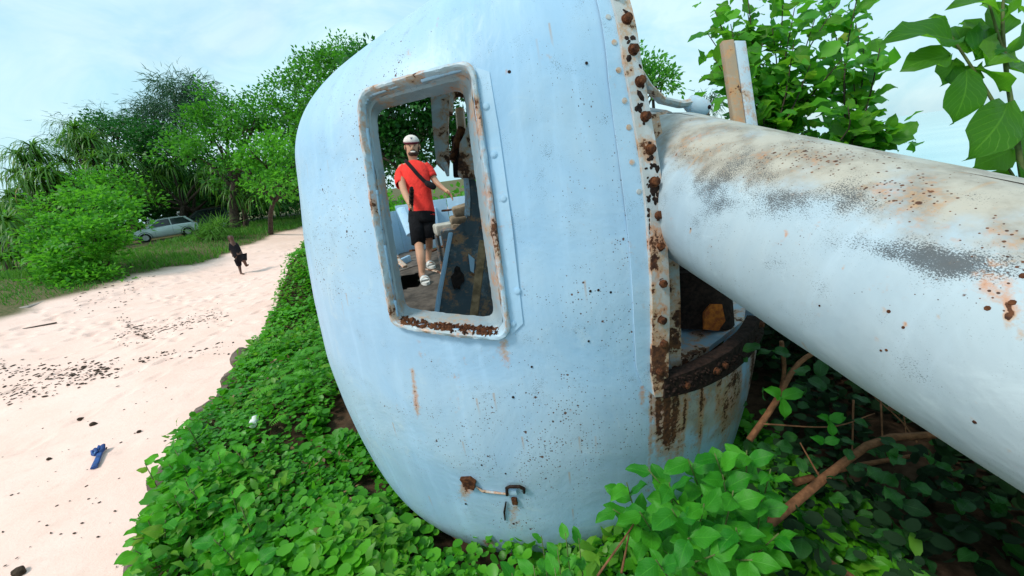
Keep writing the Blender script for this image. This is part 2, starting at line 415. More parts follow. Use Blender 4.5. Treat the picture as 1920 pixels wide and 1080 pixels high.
xs = np.concatenate([np.linspace(-4000, -60, 6), np.linspace(-40, 200, 50), np.linspace(260, 4000, 8)]); ys = np.concatenate([np.linspace(-1500, -40, 4), np.linspace(-20, 240, 50), np.linspace(300, 4500, 8)])
X, Y = np.meshgrid(xs, ys); idx = np.arange(X.size).reshape(X.shape)
Fq = np.stack([idx[:-1, :-1], idx[:-1, 1:], idx[1:, 1:], idx[1:, :-1]], -1).reshape(-1, 4)
g = G('sea'); co = g.obj(); a = g.noise(co, 1.3, 5, .6, .5); b = g.noise(co, .08, 4, .5)
wcol = g.mix(g.rng(b, .35, .7), (.22, .47, .52), (.34, .58, .60))
M['sea'] = g.done(g.pbr(wcol, .12, 0, g.bump(a, .12, .05), .5))
tag(put('sea', raw_mesh('sea', np.stack([X, Y, np.full(X.shape, -.45)], -1).reshape(-1, 3), Fq), M['sea']), 'pale calm sea reaching the horizon', None, None, 'structure')

# bank around the gun
EDGE = [(-1.6, -.6), (-2.1, .9), (-2.49, 1.94), (-2.69, 2.23), (-2.85, 2.53), (-3.2, 3.0), (-3.48, 3.66), (-3.75, 4.6), (-4.08, 5.62), (-4.85, 8.25), (-5.5, 11.2), (-6.2, 16)]
EDGE = np.array(EDGE, float)
def edge_dist(x, y):
    """> 0 on the bank side (right of the edge line)"""
    x = np.asarray(x, float); y = np.asarray(y, float); best = np.full(x.shape, 1e9); sg = np.ones(x.shape)
    for (a, b) in zip(EDGE[:-1], EDGE[1:]):
        d = b - a; l2 = d @ d; t = np.clip(((x - a[0]) * d[0] + (y - a[1]) * d[1]) / l2, 0, 1)
        qx, qy = a[0] + t * d[0], a[1] + t * d[1]; dd = np.hypot(x - qx, y - qy)
        s_ = np.sign((x - a[0]) * d[1] - (y - a[1]) * d[0]); m = dd < best; best = np.where(m, dd, best); sg = np.where(m, s_, sg)
    return best * sg
def bank_z(x, y):
    e = edge_dist(x, y)
    z = .50 + .10 * vnoise(x, y, 9, 3, 1.3) + .035 * vnoise(x, y, 10, 3, 6)
    z = z + .9 * sstep(6.5, 10.5, y)
    rr = np.hypot(np.asarray(x) - .13, np.asarray(y) - 3.24); z = z - .12 * sstep(1.9, 1.2, rr)
    z = -.3 + (z + .3) * sstep(-.12, .1, e)
    return z - 2.2 * sstep(-.6, 2.2, coast(x, y))
xs = np.linspace(-7.5, 9, 190); ys = np.linspace(-1.0, 16, 200); X, Y = np.meshgrid(xs, ys); Z = bank_z(X, Y)
idx = np.arange(X.size).reshape(X.shape); Fq = np.stack([idx[:-1, :-1], idx[:-1, 1:], idx[1:, 1:], idx[1:, :-1]], -1).reshape(-1, 4)
ec = edge_dist(X, Y); keep = (ec > -.35)[:-1, :-1].ravel(); Fq = Fq[keep]
M['soil'] = simple('soil', (.055, .033, .02), .95, 0, .55, 9, .8, .03, .1)
tag(put('earth_bank', raw_mesh('earth_bank', np.stack([X, Y, Z], -1).reshape(-1, 3), Fq), M['soil']), 'brown earth bank under the gun turret', None, None, 'structure')

# ------------------------------------------------------------------ gun shield
SX, SY = .177, 3.2206
ZB, _ZS, _ZT, _SH = .486, 2.754, 3.467, 1.0175
PROF = [(ZB + k * (_ZS - ZB) / 2.1, r_) for k, r_ in zip((0, .06, .15, .3, .48, .7, 1.0, 1.4, 1.8, 2.1), (1.395, 1.435, 1.482, 1.524, 1.559, 1.593, 1.614, 1.601, 1.5535, 1.5046))]
_Rs = PROF[-1][1]
for t in np.linspace(8, 86, 12):
    t = RAD(t); PROF.append((_ZS + (_ZT - _ZS) * math.sin(t), _Rs - _SH * (1 - math.cos(t))))
PROF.append((PROF[-1][0] + .05, .12))
PZ = np.array([p[0] for p in PROF]); PR = np.array([p[1] for p in PROF])
_d = np.concatenate([[0], np.cumsum(np.hypot(np.diff(PZ), np.diff(PR)))]); _t = np.linspace(0, _d[-1], 500)
def _gs(v):
    k = np.exp(-(np.arange(-30, 31) / 9.0) ** 2); k /= k.sum()
    e = np.concatenate([2 * v[0] - v[30:0:-1], v, 2 * v[-1] - v[-2:-32:-1]]); return np.convolve(e, k, 'valid')
PZ, PR = _gs(np.interp(_t, _d, PZ)), _gs(np.interp(_t, _d, PR))
PZ = np.maximum.accumulate(PZ + np.arange(500) * 1e-7)
HK = .42      # the roof rises towards the gun opening
def hfac(th): return 1 + HK * sstep(RAD(222), RAD(296), th)
def Rz(z, th):
    z = np.asarray(z, float); zc = np.where(z > _ZS, _ZS + (z - _ZS) / hfac(th), z); return np.interp(zc, PZ, PR)
def surf(th, z, n=0.0):
    r_ = Rz(z, th); e = 1e-3; dr = (Rz(z + e, th) - Rz(z - e, th)) / (2 * e)
    nl = np.sqrt(1 + dr * dr); nr = 1 / nl; nzz = -dr / nl
    return np.stack([SX + (r_ + n * nr) * np.cos(th), SY + (r_ + n * nr) * np.sin(th), z + n * nzz], -1)
def snorm(th, z):
    e = 2e-3; dr = float((Rz(z + e, th) - Rz(z - e, th)) / (2 * e)); return unit([math.cos(th), math.sin(th), -dr])
def hit(px, py):
    d = ray(px, py); t = np.linspace(.8, 4, 4000); P = CAM + d * t[:, None]
    tha = np.arctan2(P[:, 1] - SY, P[:, 0] - SX) % (2 * math.pi); hz = _ZS + (PZ[-1] - _ZS) * hfac(tha)
    gap = np.hypot(P[:, 0] - SX, P[:, 1] - SY) - Rz(P[:, 2], tha)
    ins = (gap < 0) & (P[:, 2] > PZ[0] - .02) & (P[:, 2] < hz)
    k = np.argmax(ins) if ins.any() else np.argmin(gap)
    p = P[k]; return (float(tha[k]), float(np.clip(p[2], PZ[0], hz[k] - .01)))
def hits(pts): return np.array([hit(*p) for p in pts])

FL = hits([(1130, -160), (1158, -70), (1172, 0), (1195, 120), (1210, 200), (1228, 300), (1240, 400), (1246, 500), (1248, 600), (1246, 700), (1243, 738)])
def th_flange(z):
    o = np.argsort(FL[:, 1]); return np.interp(z, FL[o, 1], FL[o, 0])
LIP = hits([(1243, 738), (1300, 722), (1360, 690), (1400, 655), (1418, 625)])
def z_lip(th): 
    return np.interp(th, LIP[:, 0], LIP[:, 1])
WIN = hits([(682, 178), (888, 121), (957, 632), (742, 606)])     # TL TR BR BL
AS = 1.6
def rounded(quad, inset, rad, n=7):
    """quad in (theta,z) -> closed loop, inset inward in metres, rounded corners"""
    q = np.array([(a * AS, z) for a, z in quad]); N = len(q); lines = []
    cen = q.mean(0)
    for i in range(N):
        a, b = q[i], q[(i + 1) % N]; d = unit(b - a); nn_ = np.array([-d[1], d[0]])
        if nn_ @ (cen - a) < 0: nn_ = -nn_
        lines.append((a + nn_ * inset, d))
    cs = []
    for i in range(N):
        p, d = lines[i - 1]; q_, e = lines[i]; A = np.array([d, -e]).T; t = np.linalg.solve(A, q_ - p); cs.append(p + d * t[0])
    out = []
    for i in range(N):
        c = cs[i]; a = unit(cs[i - 1] - c); b = unit(cs[(i + 1) % N] - c); half = math.acos(np.clip(a @ b, -1, 1)) / 2
        L_ = rad / math.tan(half); p0, p1 = c + a * L_, c + b * L_
        for k in range(n + 1):
            t = k / n; out.append((1 - t) ** 2 * p0 + 2 * t * (1 - t) * c + t * t * p1)
    # densify
    res = []
    for i in range(len(out)):
        a, b = out[i], out[(i + 1) % len(out)]; m = max(1, int(np.linalg.norm(b - a) / .05))
        for k in range(m): res.append(a + (b - a) * k / m)
    return np.array([(p[0] / AS, p[1]) for p in res])
def in_poly(poly, x, y):
    ins = np.zeros(x.shape, bool); n = len(poly)
    for i in range(n):
        x1, y1 = poly[i]; x2, y2 = poly[(i + 1) % n]
        c = ((y1 > y) != (y2 > y)); ins ^= c & (x < (x2 - x1) * (y - y1) / (y2 - y1 + 1e-12) + x1)
    return ins

shield = empty('gun_shield', (SX, SY, .5))
tag(shield, 'large pale blue rusty steel gun shield with a window opening', 'gun shield')
# shell grid
th = np.linspace(RAD(186), RAD(356), 470)
# parametrise the profile by arc length
dd = np.concatenate([[0], np.cumsum(np.hypot(np.diff(PZ), np.diff(PR)))])
ss = np.linspace(0, dd[-1], 330); zz = np.interp(ss, dd, PZ)
TH, ZZ = np.meshgrid(th, zz); SSg = np.repeat(ss[:, None], len(th), 1)
ZZ = np.where(ZZ > _ZS, _ZS + (ZZ - _ZS) * hfac(TH), ZZ)
V = surf(TH, ZZ)
V[..., 2] -= .075 * sstep(.5, 0, SSg) * np.clip(np.cos(TH - RAD(292)), -.3, 1)     # the rim dips to the right of centre
V = V + (.007 * vnoise(TH * 3, ZZ * 3, 31, 3, 1.2))[..., None] * np.stack([np.cos(TH), np.sin(TH), 0 * TH], -1)   # dents
idx = np.arange(TH.size).reshape(TH.shape); Fq = np.stack([idx[:-1, :-1], idx[:-1, 1:], idx[1:, 1:], idx[1:, :-1]], -1).reshape(-1, 4)
tc0 = (TH[:-1, :-1] + TH[1:, 1:]) / 2; zc0 = (ZZ[:-1, :-1] + ZZ[1:, 1:]) / 2
hole = in_poly(rounded(WIN, .012, .05), tc0.ravel(), zc0.ravel()).reshape(tc0.shape)
emb = (tc0 > th_flange(zc0)) & (zc0 > z_lip(tc0))
Fq = Fq[~(hole | emb).ravel()]
PX, PY, PD = proj(V)
def blob(cx, cy, rx, ry, a=0): 
    dx, dy = PX - cx, PY - cy; c, s_ = math.cos(a), math.sin(a); return np.exp(-(((dx * c + dy * s_) / rx) ** 2 + ((-dx * s_ + dy * c) / ry) ** 2))
def run(x, y, x2, y2, w, am):
    t = (PY - y) / (y2 - y); cxl = x + (x2 - x) * t; return am * np.exp(-((PX - cxl) / w) ** 2) * sstep(-.06, .03, t) * (1 - sstep(.2, 1.0, t))
rust = np.zeros(TH.shape)
for a_ in [(773, 690, 792, 860, 6, .62), (843, 700, 852, 800, 10, .22), (857, 706, 864, 820, 7, .2), (944, 640, 952, 720, 10, .42), (785, 632, 790, 690, 5, .34), (762, 628, 766, 668, 6, .26),
           (1205, 725, 1203, 790, 6, .5), (868, 905, 884, 985, 12, .36), (962, 940, 966, 1020, 14, .36), (860, 190, 862, 230, 5, .2),
           (820, 30, 822, 80, 5, .35), (950, 130, 956, 175, 6, .3), (1030, 100, 1034, 135, 5, .22), (768, 95, 770, 125, 5, .35)]:
    rust += run(*a_)
for x0 in np.arange(1222, 1425, 6.0):
    yl = np.interp(x0, [1222, 1243, 1300, 1360, 1418], [730, 742, 728, 698, 632])
    rust += run(x0 + random.uniform(-4, 4), yl, x0 - random.uniform(4, 22), yl + random.uniform(120, 300), random.uniform(4, 9), random.choice([.15, .25, .36, .44, .50, .58]) * (1.0 if x0 < 1300 else .7))
rust += .5 * blob(965, 1026, 16, 9) + .75 * blob(918, 1018, 14, 9) + .30 * blob(1222, 500, 14, 230) + .25 * blob(1160, 300, 8, 400, -.1) * 0
rust += .35 * np.exp(-((SSg) / .02) ** 2) + .55 * blob(880, 912, 12, 10) + .4 * blob(950, 640, 14, 8)
stain = .85 * blob(1320, 760, 120, 90) + .40 * blob(1215, 300, 22, 330, -.08) + .1 * blob(700, 250, 60, 120)
soot = .30 * blob(1300, 470, 40, 60) * 0
sh_me = raw_mesh('shell', V.reshape(-1, 3), Fq, True, np.stack([(TH * 1.6).ravel(), SSg.ravel()], -1),
                 {'rust': rust.ravel(), 'stain': stain.ravel(), 'soot': soot.ravel(), 'freck': (.05 + .09 * vnoise(TH * 2.2, ZZ * 2.0, 35, 3, 2.0) + .03 * blob(1000, 800, 260, 160) + .08 * blob(1230, 500, 60, 300)).ravel()})
shell = put('shell', sh_me, M['shield'], shield)
md = shell.modifiers.new('thickness', 'SOLIDIFY'); md.thickness = .014; md.offset = -1
# window frame: raised lip, tapered sleeve
def loft_loop(profile, quad, rad0):
    loops = []; 
    nc = unit([.10, -1, .06])
    base = rounded(quad, 0, rad0)
    for (ins, nn_, r_) in profile:
        lp = rounded(quad, ins, max(.012, r_)); P = surf(lp[:, 0], lp[:, 1])
        if nn_ >= 0: P = P + np.array([snorm(a, z) for a, z in lp]) * nn_
        else: P = P + nc * nn_
        loops.append(P)
    n = min(len(l) for l in loops); R_ = []
    for P in loops:   # resample each loop by arc length from its first point
        Q = np.vstack([P, P[:1]]); d = np.concatenate([[0], np.cumsum(np.linalg.norm(np.diff(Q, axis=0), axis=1))])
        t = np.linspace(0, d[-1], 181)[:-1]; R_.append(np.stack([np.interp(t, d, Q[:, k]) for k in range(3)], -1))
    return R_
def skin_loops(R_, name, mat, parent, close=False, jig=0.0, start=0):
    n = len(R_[0]); V_ = np.vstack(R_); Fc = []
    if jig: V_ = V_ + rng.normal(0, jig, V_.shape)
    m = len(R_)
    for i in range(m if close else m - 1):
        for k in range(n): Fc.append((i * n + k, i * n + (k + 1) % n, ((i + 1) % m) * n + (k + 1) % n, ((i + 1) % m) * n + k))
    return MB().add(V_, Fc).build(name, mat, parent)
wf = skin_loops(loft_loop([(-.010, -.002, .07), (-.010, .020, .07), (-.005, .028, .068), (.005, .030, .064), (.010, .024, .06), (.013, .0, .058), (.018, -.045, .055)], WIN, .07), 'window_frame', M['frame'], shield, jig=.0014)
tag(wf, 'rust stained raised window frame')
skin_loops(loft_loop([(.018, -.045, .055), (.022, -.050, .055), (.030, -.060, .05), (.042, -.135, .048), (.047, -.150, .045), (.026, -.154, .05), (.014, -.048, .055)], WIN, .07), 'window_sleeve', M['sleeve'], wf, jig=.0008)
# flaking rust bed along the sill
sill = MB()
b0, b1 = np.array(WIN[3]), np.array(WIN[2])
nc = unit([.10, -1, .06])
for k in range(420):
    t = rng.uniform(.04, .97); p = b0 + (b1 - b0) * t; ins = rng.uniform(.012, .034); dep = .02 - rng.uniform(0, .075)
    P = surf(p[0], p[1] + .010 + max(0, -dep) * .2) + nc * dep; s_ = rng.uniform(.006, .017)
    sill.ell(P, s_, s_ * rng.uniform(.5, 1), s_ * .35, unit(rng.normal(size=3) * [1, 1, .2]), (0, .2, 1), 6, 4)
tag(sill.build('rust_flakes', M['rust'], wf), 'flaking rust heaped along the sill', None, None, 'stuff')

def strip(name, left, right, n0, n1, mat, parent, seg=60, smooth_edges=True, zshift=0.0):
    """slab on the shield between two pixel polylines, from normal offset n0 to n1"""
    def dens(pts):
        h = hits(pts); d = np.concatenate([[0], np.cumsum(np.linalg.norm(np.diff(h, axis=0), axis=1))]); t = np.linspace(0, d[-1], seg)
        return np.stack([np.interp(t, d, h[:, k]) for k in range(2)], -1)
    A, B = dens(left), dens(right); NB = 4; V_ = []
    for i in range(seg):
        row = []
        for nn_ in (n1, n0):
            for k in range(NB):
                t = k / (NB - 1) if nn_ == n1 else 1 - k / (NB - 1)
                a = A[i] * (1 - t) + B[i] * t; row.append(surf(a[0], a[1]) + snorm(a[0], a[1]) * nn_ + np.array([0, 0, zshift]))
        V_ += row
    m = 2 * NB; Fc = []
    for i in range(seg - 1):
        for k in range(m): Fc.append((i * m + k, i * m + (k + 1) % m, (i + 1) * m + (k + 1) % m, (i + 1) * m + k))
    Fc.append(tuple(range(m))); Fc.append(tuple((seg - 1) * m + k for k in range(m - 1, -1, -1)))
    return MB().add(V_, Fc).build(name, mat, parent)
SEAM = [(1106, -60), (1118, 0), (1140, 150), (1160, 300), (1178, 450), (1187, 600), (1192, 690), (1204, 722), (1226, 742)]
RED = [(1160, -60), (1173, 0), (1196, 120), (1211, 200), (1229, 300), (1241, 400), (1247, 500), (1249, 600), (1247, 700), (1244, 738)]
MIDL = [(1130, -60), (1142, 0), (1164, 120), (1180, 200), (1196, 300), (1207, 400), (1214, 500), (1217, 600), (1217, 700), (1222, 738)]
strip('doubler_plate', SEAM, MIDL[:-1] + [(1228, 744)], .001, .007, M['plate'], shield)
fl = strip('flange_bar', MIDL, RED, .0, .022, M['flange'], shield)
tag(fl, 'bolted edge bar with rust bleeding from its bolts')
fl2 = strip('rust_scale', [(1212, 395), (1214, 500), (1217, 600), (1216, 700), (1222, 739)], [(1240, 395), (1246, 500), (1248, 600), (1246, 700), (1243, 738)], .021, .0265, M['flange_rusty'], shield)
def bolt(px, py, r_, h, base, mat, parent, name='bolt', dz=0):
    a, z = hit(px, py); p = surf(a, z) + snorm(a, z) * base; nn_ = unit(snorm(a, z) + rng.normal(0, .08, 3))
    m = MB(); m.tube([p - nn_ * .004, p + nn_ * .003], [r_ * 1.35, r_ * 1.3], 14)
    m.tube([p + nn_ * .003, p + nn_ * h * .9, p + nn_ * h], [r_, r_, r_ * .78], 6 if random.random() < .5 else 10)
    return m.build(name, mat, parent)
for (bx, by) in [(1147, 2), (1166, 45), (1178, 100), (1190, 157), (1200, 222), (1209, 283), (1217, 343), (1223, 405), (1227, 462), (1231, 530), (1230, 597), (1233, 640), (1226, 692)]:
    bolt(bx + 3, by, .0175, .024, .022, M['rust'] if by > 30 else M['flange_rusty'], fl)
for (bx, by) in [(912, 200), (944, 372), (970, 545), (962, 606), (926, 290)]:
    bolt(bx, by, .011, .006, .006, M['plate'], shield, 'rivet')
for (bx, by) in [(1139, 35), (1150, 82), (1158, 133), (1169, 190), (1177, 240), (1183, 305), (1196, 360)]:
    bolt(bx, by, .009, .004, .007, M['flange'], shield, 'rivet')
strip('window_doubler', [(893, 128), (905, 200), (930, 400), (958, 628)], [(918, 136), (935, 240), (960, 420), (981, 606)], .001, .006, M['shield'] and M['plate'], shield)
# inner flange strip, set back behind the opening edge
def inner(px, py, back): 
    a, z = hit(px, py); return at(px, py, np.dot(surf(a, z) - CAM, cf) + back)
ip = [inner(x, y, .16) for (x, y) in [(1222, 215), (1238, 300), (1253, 400), (1260, 480), (1263, 560), (1265, 640), (1264, 700)]]
m = MB(); vv_ = []
for i, p in enumerate(ip):
    for (dx, dy) in ((-.028, -.012), (.028, -.012), (.028, .05), (-.028, .05)): vv_.append(p + np.array([dx, dy, 0]))
Fc = [(i * 4 + k, i * 4 + (k + 1) % 4, (i + 1) * 4 + (k + 1) % 4, (i + 1) * 4 + k) for i in range(len(ip) - 1) for k in range(4)] + [(0, 1, 2, 3), tuple(len(vv_) - 4 + k for k in (3, 2, 1, 0))]
ifl = m.add(vv_, Fc).build('inner_flange', M['flange_rusty'], shield)
for (x, y) in [(1248, 350), (1258, 470), (1264, 690)]:
    p = inner(x, y, .16) + np.array([0, -.012, 0]); MB().tube([p, p + [0, -.022, 0]], [.02, .017], 8).build('bolt', M['rust'], ifl)
# bottom lip of the gun opening
LT = [(1238, 706), (1300, 684), (1355, 655), (1395, 620), (1412, 592)]; LB = [(1236, 740), (1300, 724), (1358, 695), (1400, 657), (1420, 622)]
lip = strip('opening_lip', LT, LB, -.03, .035, M['black_rust'], shield, 40)
tag(lip, 'heavy blackened rusty lip under the gun opening')
for (x, y) in [(1275, 715), (1330, 690), (1345, 680), (1412, 606)]:
    bolt(x, y, .015, .02, .035, M['rust'], lip)
crust = MB()
for k in range(120):
    t = rng.uniform(0, 1); x = np.interp(t, [0, .35, .65, .88, 1], [1237, 1300, 1357, 1398, 1416]); y = np.interp(t, [0, .35, .65, .88, 1], [738, 720, 692, 655, 622]) - rng.uniform(0, 30)
    a, z = hit(x, y); crust.ell(surf(a, z) + snorm(a, z) * .034, rng.uniform(.006, .018), rng.uniform(.006, .014), .007, rng.normal(size=3), snorm(a, z), 6, 4)
tag(crust.build('rust_crust', M['black_rust'], lip), None, None, None, 'stuff')
crust = MB()
for k in range(230):
    y = rng.uniform(300, 735) if rng.random() < .8 else rng.uniform(20, 300); xl = np.interp(y, [0, 120, 300, 500, 738], [1150, 1172, 1203, 1218, 1224]); xr = np.interp(y, [0, 120, 300, 500, 738], [1170, 1193, 1226, 1244, 1243])
    if y < 300 and rng.random() < .75: continue
    a, z = hit(rng.uniform(xl, xr), y); nn_ = snorm(a, z); s_ = rng.uniform(.004, .013); tv_ = unit(np.cross(nn_, rng.normal(size=3)))
    crust.ell(surf(a, z) + nn_ * .0225, s_ * rng.uniform(.8, 2.2), s_, .0016, tv_, np.cross(nn_, tv_), 6, 4)
tag(crust.build('rust_crust', M['black_rust'], fl), 'flakes of black rust on the bolted bar', None, None, 'stuff')
# things welded on the lower front
def on(px, py, n=0.0):
    a, z = hit(px, py); return surf(a, z) + snorm(a, z) * n
a, z = hit(880, 905); nn_ = snorm(a, z); tx = unit(np.cross([0, 0, 1], nn_)); tz = np.cross(nn_, tx)
m = MB(); pl = [on(864, 894), on(882, 893), on(893, 901), on(891, 914), on(876, 910)]
m.slab([p - nn_ * .002 for p in pl], nn_, .02).build('cut_lug', M['rust'], shield)
MB().tube([on(893, 912, .002), on(905, 920, .003), on(930, 923, .003), on(955, 926, .002)], [.005, .007, .006, .005], 6).build('weld_bead', M['flange'], shield)
m = MB(); m.tube([on(951, 926, .006), on(951, 910, .016), on(957, 906, .02), on(975, 906, .02), on(983, 911, .016), on(983, 922, .005)], [.008, .009, .009, .009, .009, .007], 6)
m.build('bracket', M['black_rust'], shield)
a, z = hit(966, 918); m = MB(); m.box(on(962, 920, .004), .045, .02, .035, tx, nn_, bev=.004); m.build('bracket_plate', M['plate'], shield)
MB().box(on(965, 938, .004), .028, .016, .045, tx, nn_, bev=.003).build('bracket_stub', M['rust'], shield)
MB().tube([on(949, 940, .004), on(946, 958, .006), on(947, 974, .003)], [.004, .006, .004], 6).build('weld_scar', M['black_rust'], shield)
for (x, y, r_) in [(599, 424, .007), (962, 745, .006), (880, 895, 0), (948, 888, .005), (903, 872, .005), (1122, 544, .006), (1107, 546, .006), (955, 135, .008), (873, 945, .006), (963, 982, .007), (967, 1006, .006), (1104, 640, .005), (1145, 548, .006), (1100, 118, .006), (997, 688, .005)]:
    if r_ == 0: continue
    p = on(x, y, -.001); a, z = hit(x, y); nn_ = snorm(a, z)
    MB().tube([p, p + nn_ * .003], [r_ * 1.1, r_ * .8], 9).build('rust_pit', M['black_rust'], shield)
# base ring under the rim (red lead)
ring = MB(); rows = []
for z, r_ in ((.05, 1.02), (.35, 1.12), (ZB + .03, 1.24)):
    rows.append([(SX + r_ * math.cos(t), SY + r_ * math.sin(t), z) for t in np.linspace(RAD(150), RAD(390), 60)])
V_ = [p for r_ in rows for p in r_]; ring.add(V_, [(i * 60 + k, i * 60 + k + 1, (i + 1) * 60 + k + 1, (i + 1) * 60 + k) for i in range(2) for k in range(59)])
tag(ring.build('base_ring', M['red_lead'], shield), 'dark red base ring under the shield rim')

# ------------------------------------------------------------------ gun
B0 = np.array([.9214, 2.1893, 2.4343]); B1 = np.array([1.0789, .9196, 2.1479]); RB0, RB1 = .3348, .2949
bl = np.linalg.norm(B1 - B0); bx = (B1 - B0) / bl
e1 = unit(np.cross(bx, [0, 0, 1])); e2 = np.cross(e1, bx)          # e1 sideways (towards -x), e2 up
if e1[0] > 0: pass
gun = empty('naval_gun', (.9, 2.9, 1.5)); tag(gun, 'thick pale grey gun barrel with rust freckles and dark stains', 'gun')
sb = np.concatenate([[-.30, -.24, -.2, -.17], np.linspace(-.14, 2.35, 260)])
rb = np.interp(sb, [-.30, -.2, -.15, -.10, 0, bl, 2.35], [.27, .285, .305, .327, RB0, RB1, .25])
ab = np.linspace(0, 2 * math.pi, 221)
S_, A_ = np.meshgrid(sb, ab, indexing='ij'); Rr_ = np.repeat(rb[:, None], len(ab), 1)
# angle 0 = top, increasing towards the camera-left side
V = B0 + S_[..., None] * bx + Rr_[..., None] * (np.cos(A_)[..., None] * e2 + np.sin(A_)[..., None] * (e1 if e1[0] < 0 else -e1))
V = V + (.003 * vnoise(S_ * 4, A_ * 2, 41, 3, 1.3))[..., None] * (V - (B0 + S_[..., None] * bx)) / Rr_[..., None]
PX, PY, PD = proj(V)
idx = np.arange(S_.size).reshape(S_.shape); Fq = np.stack([idx[:-1, :-1], idx[:-1, 1:], idx[1:, 1:], idx[1:, :-1]], -1).reshape(-1, 4)
topness = np.cos(A_)
stain = .62 * sstep(.25, .95, topness) + .28 * blob(1500, 300, 200, 60) + .25 * blob(1330, 300, 80, 60) + .3 * blob(1840, 350, 120, 70, .3)
soot = (.72 * blob(1348, 372, 34, 52, .1) + .3 * blob(1420, 330, 70, 40) + .45 * blob(1290, 345, 34, 26) + .60 * blob(1480, 378, 90, 30, .1) + .55 * blob(1590, 375, 70, 36, .15) + .70 * blob(1660, 472, 70, 22, .3)
        + .72 * blob(1760, 488, 75, 26, .25) + .72 * blob(1860, 505, 80, 36, .25) + .35 * blob(1500, 425, 40, 20) + .3 * blob(1700, 320, 40, 22) + .3 * blob(1390, 300, 60, 30) + .3 * blob(1280, 300, 40, 30))
rust = (.07 * sstep(.1, .7, topness) + .20 * blob(1640, 360, 60, 40) + .24 * blob(1760, 380, 60, 50) + .18 * blob(1880, 440, 60, 60, .4) + .20 * blob(1300, 270, 60, 26) + .14 * blob(1480, 290, 130, 40, .1) + .2 * blob(1860, 545, 50, 30, .4) + .15 * blob(1895, 575, 14, 50) + .2 * blob(1845, 520, 40, 30))
for a_ in [(1295, 428, 1292, 445, 3, .7), (1475, 432, 1470, 452, 3, .7), (1582, 495, 1578, 515, 3, .6), (1698, 605, 1690, 640, 4, .8), (1665, 575, 1655, 600, 6, .6), (1895, 570, 1880, 640, 8, .8), (1915, 610, 1905, 640, 5, .7), (1762, 590, 1757, 606, 3, .5), (1830, 790, 1800, 802, 6, .5)]: rust += run(*a_)
rust *= (PD > .1); soot *= (PD > .1)
bme = raw_mesh('barrel', V.reshape(-1, 3), Fq, True, np.stack([S_.ravel(), (-A_ * .33).ravel()], -1), {'rust': rust.ravel(), 'stain': stain.ravel(), 'soot': .85 * soot.ravel(), 'freck': ((-.06 + .30 * blob(1650, 350, 110, 50, .2) + .32 * blob(1800, 390, 110, 50, .3) + .26 * blob(1890, 480, 50, 70) + .26 * blob(1500, 290, 140, 40, .1) + .24 * blob(1310, 280, 50, 35) - .25 * sstep(560, 700, PY)) * (PD > .1)).ravel()})
barrel = put('barrel', bme, M['barrel'], gun)
for k, (x, y, r_) in enumerate([(1855, 575, .011), (1898, 572, .012), (1828, 792, .008), (1660, 655, .007), (1655, 660, .006), (1665, 582, .009), (1697, 612, .007), (1540, 573, .006), (1295, 428, .007), (1918, 520, .013)]):
    i = np.argmin((PX - x) ** 2 + (PY - y) ** 2 + 1e6 * (PD > 2.2) + (np.sin(A_) < -.2) * 1e6); p = V.reshape(-1, 3)[i]; nn_ = unit(p - (B0 + S_.ravel()[i] * bx))
    MB().tube([p - nn_ * .002, p + nn_ * .0015], [r_ * .55, r_ * .4], 7).build('rust_pit', M['rust'], barrel)
# muzzle ring closing the barrel end, far outside the frame
pe = B0 + bx * 2.35
m = MB(); m.tube([pe - bx * .05, pe + bx * .02, pe + bx * .02, pe - bx * .3], [.255, .255, .12, .12], 40, cap=True); m.build('muzzle_ring', M['barrel'], gun)
# collar, cradle, breech behind the shield
pc = B0 - bx * .19
m = MB(); m.tube([pc - bx * .42, pc - bx * .36, pc - bx * .03, pc], [.27, .305, .315, .30], 44); m.build('collar', M['post_white'], gun)
m = MB(); m.tube([pc - bx * .02, pc + bx * .015, pc + bx * .03], [.322, .322, .30], 44); m.build('rusty_collar_ring', M['flange_rusty'], gun)
pcr = B0 - bx * .95
m = MB(); m.box(pcr + e2 * -.08, .62, .85, .72, e1, bx, bev=.05); m.build('cradle', M['dark_steel'], gun)  # gun housing, sized to fill the interior and keep it dark
m = MB(); m.box(B0 - bx * 1.55, .5, .45, .5, e1, bx, bev=.04); m.build('breech', M['dark_steel'], gun)
# arm and knob over the barrel root
pa = [at(1195, 130, 2.25), at(1215, 163, 2.3), at(1240, 188, 2.35), at(1275, 196, 2.4), at(1300, 192, 2.42)]
m = MB(); m.tube(pa, [.03, .032, .034, .036, .04], 8, squash=.6); arm = m.build('sight_arm', M['flange'], gun)
m = MB(); kd = unit(cr * 1 - cu * .45 + cf * .1); k0 = at(1290, 191, 2.42); m.tube([k0, k0 + kd * .03, k0 + kd * .10, k0 + kd * .125, k0 + kd * .135], [.042, .052, .056, .045, .02], 18); m.build('knob', M['post_white'], gun)
kp = k0 + kd * .118 - cf * .05; m = MB(); m.ell(kp, .012, .012, .012); m.build('knob_hole', M['black_rust'], gun)
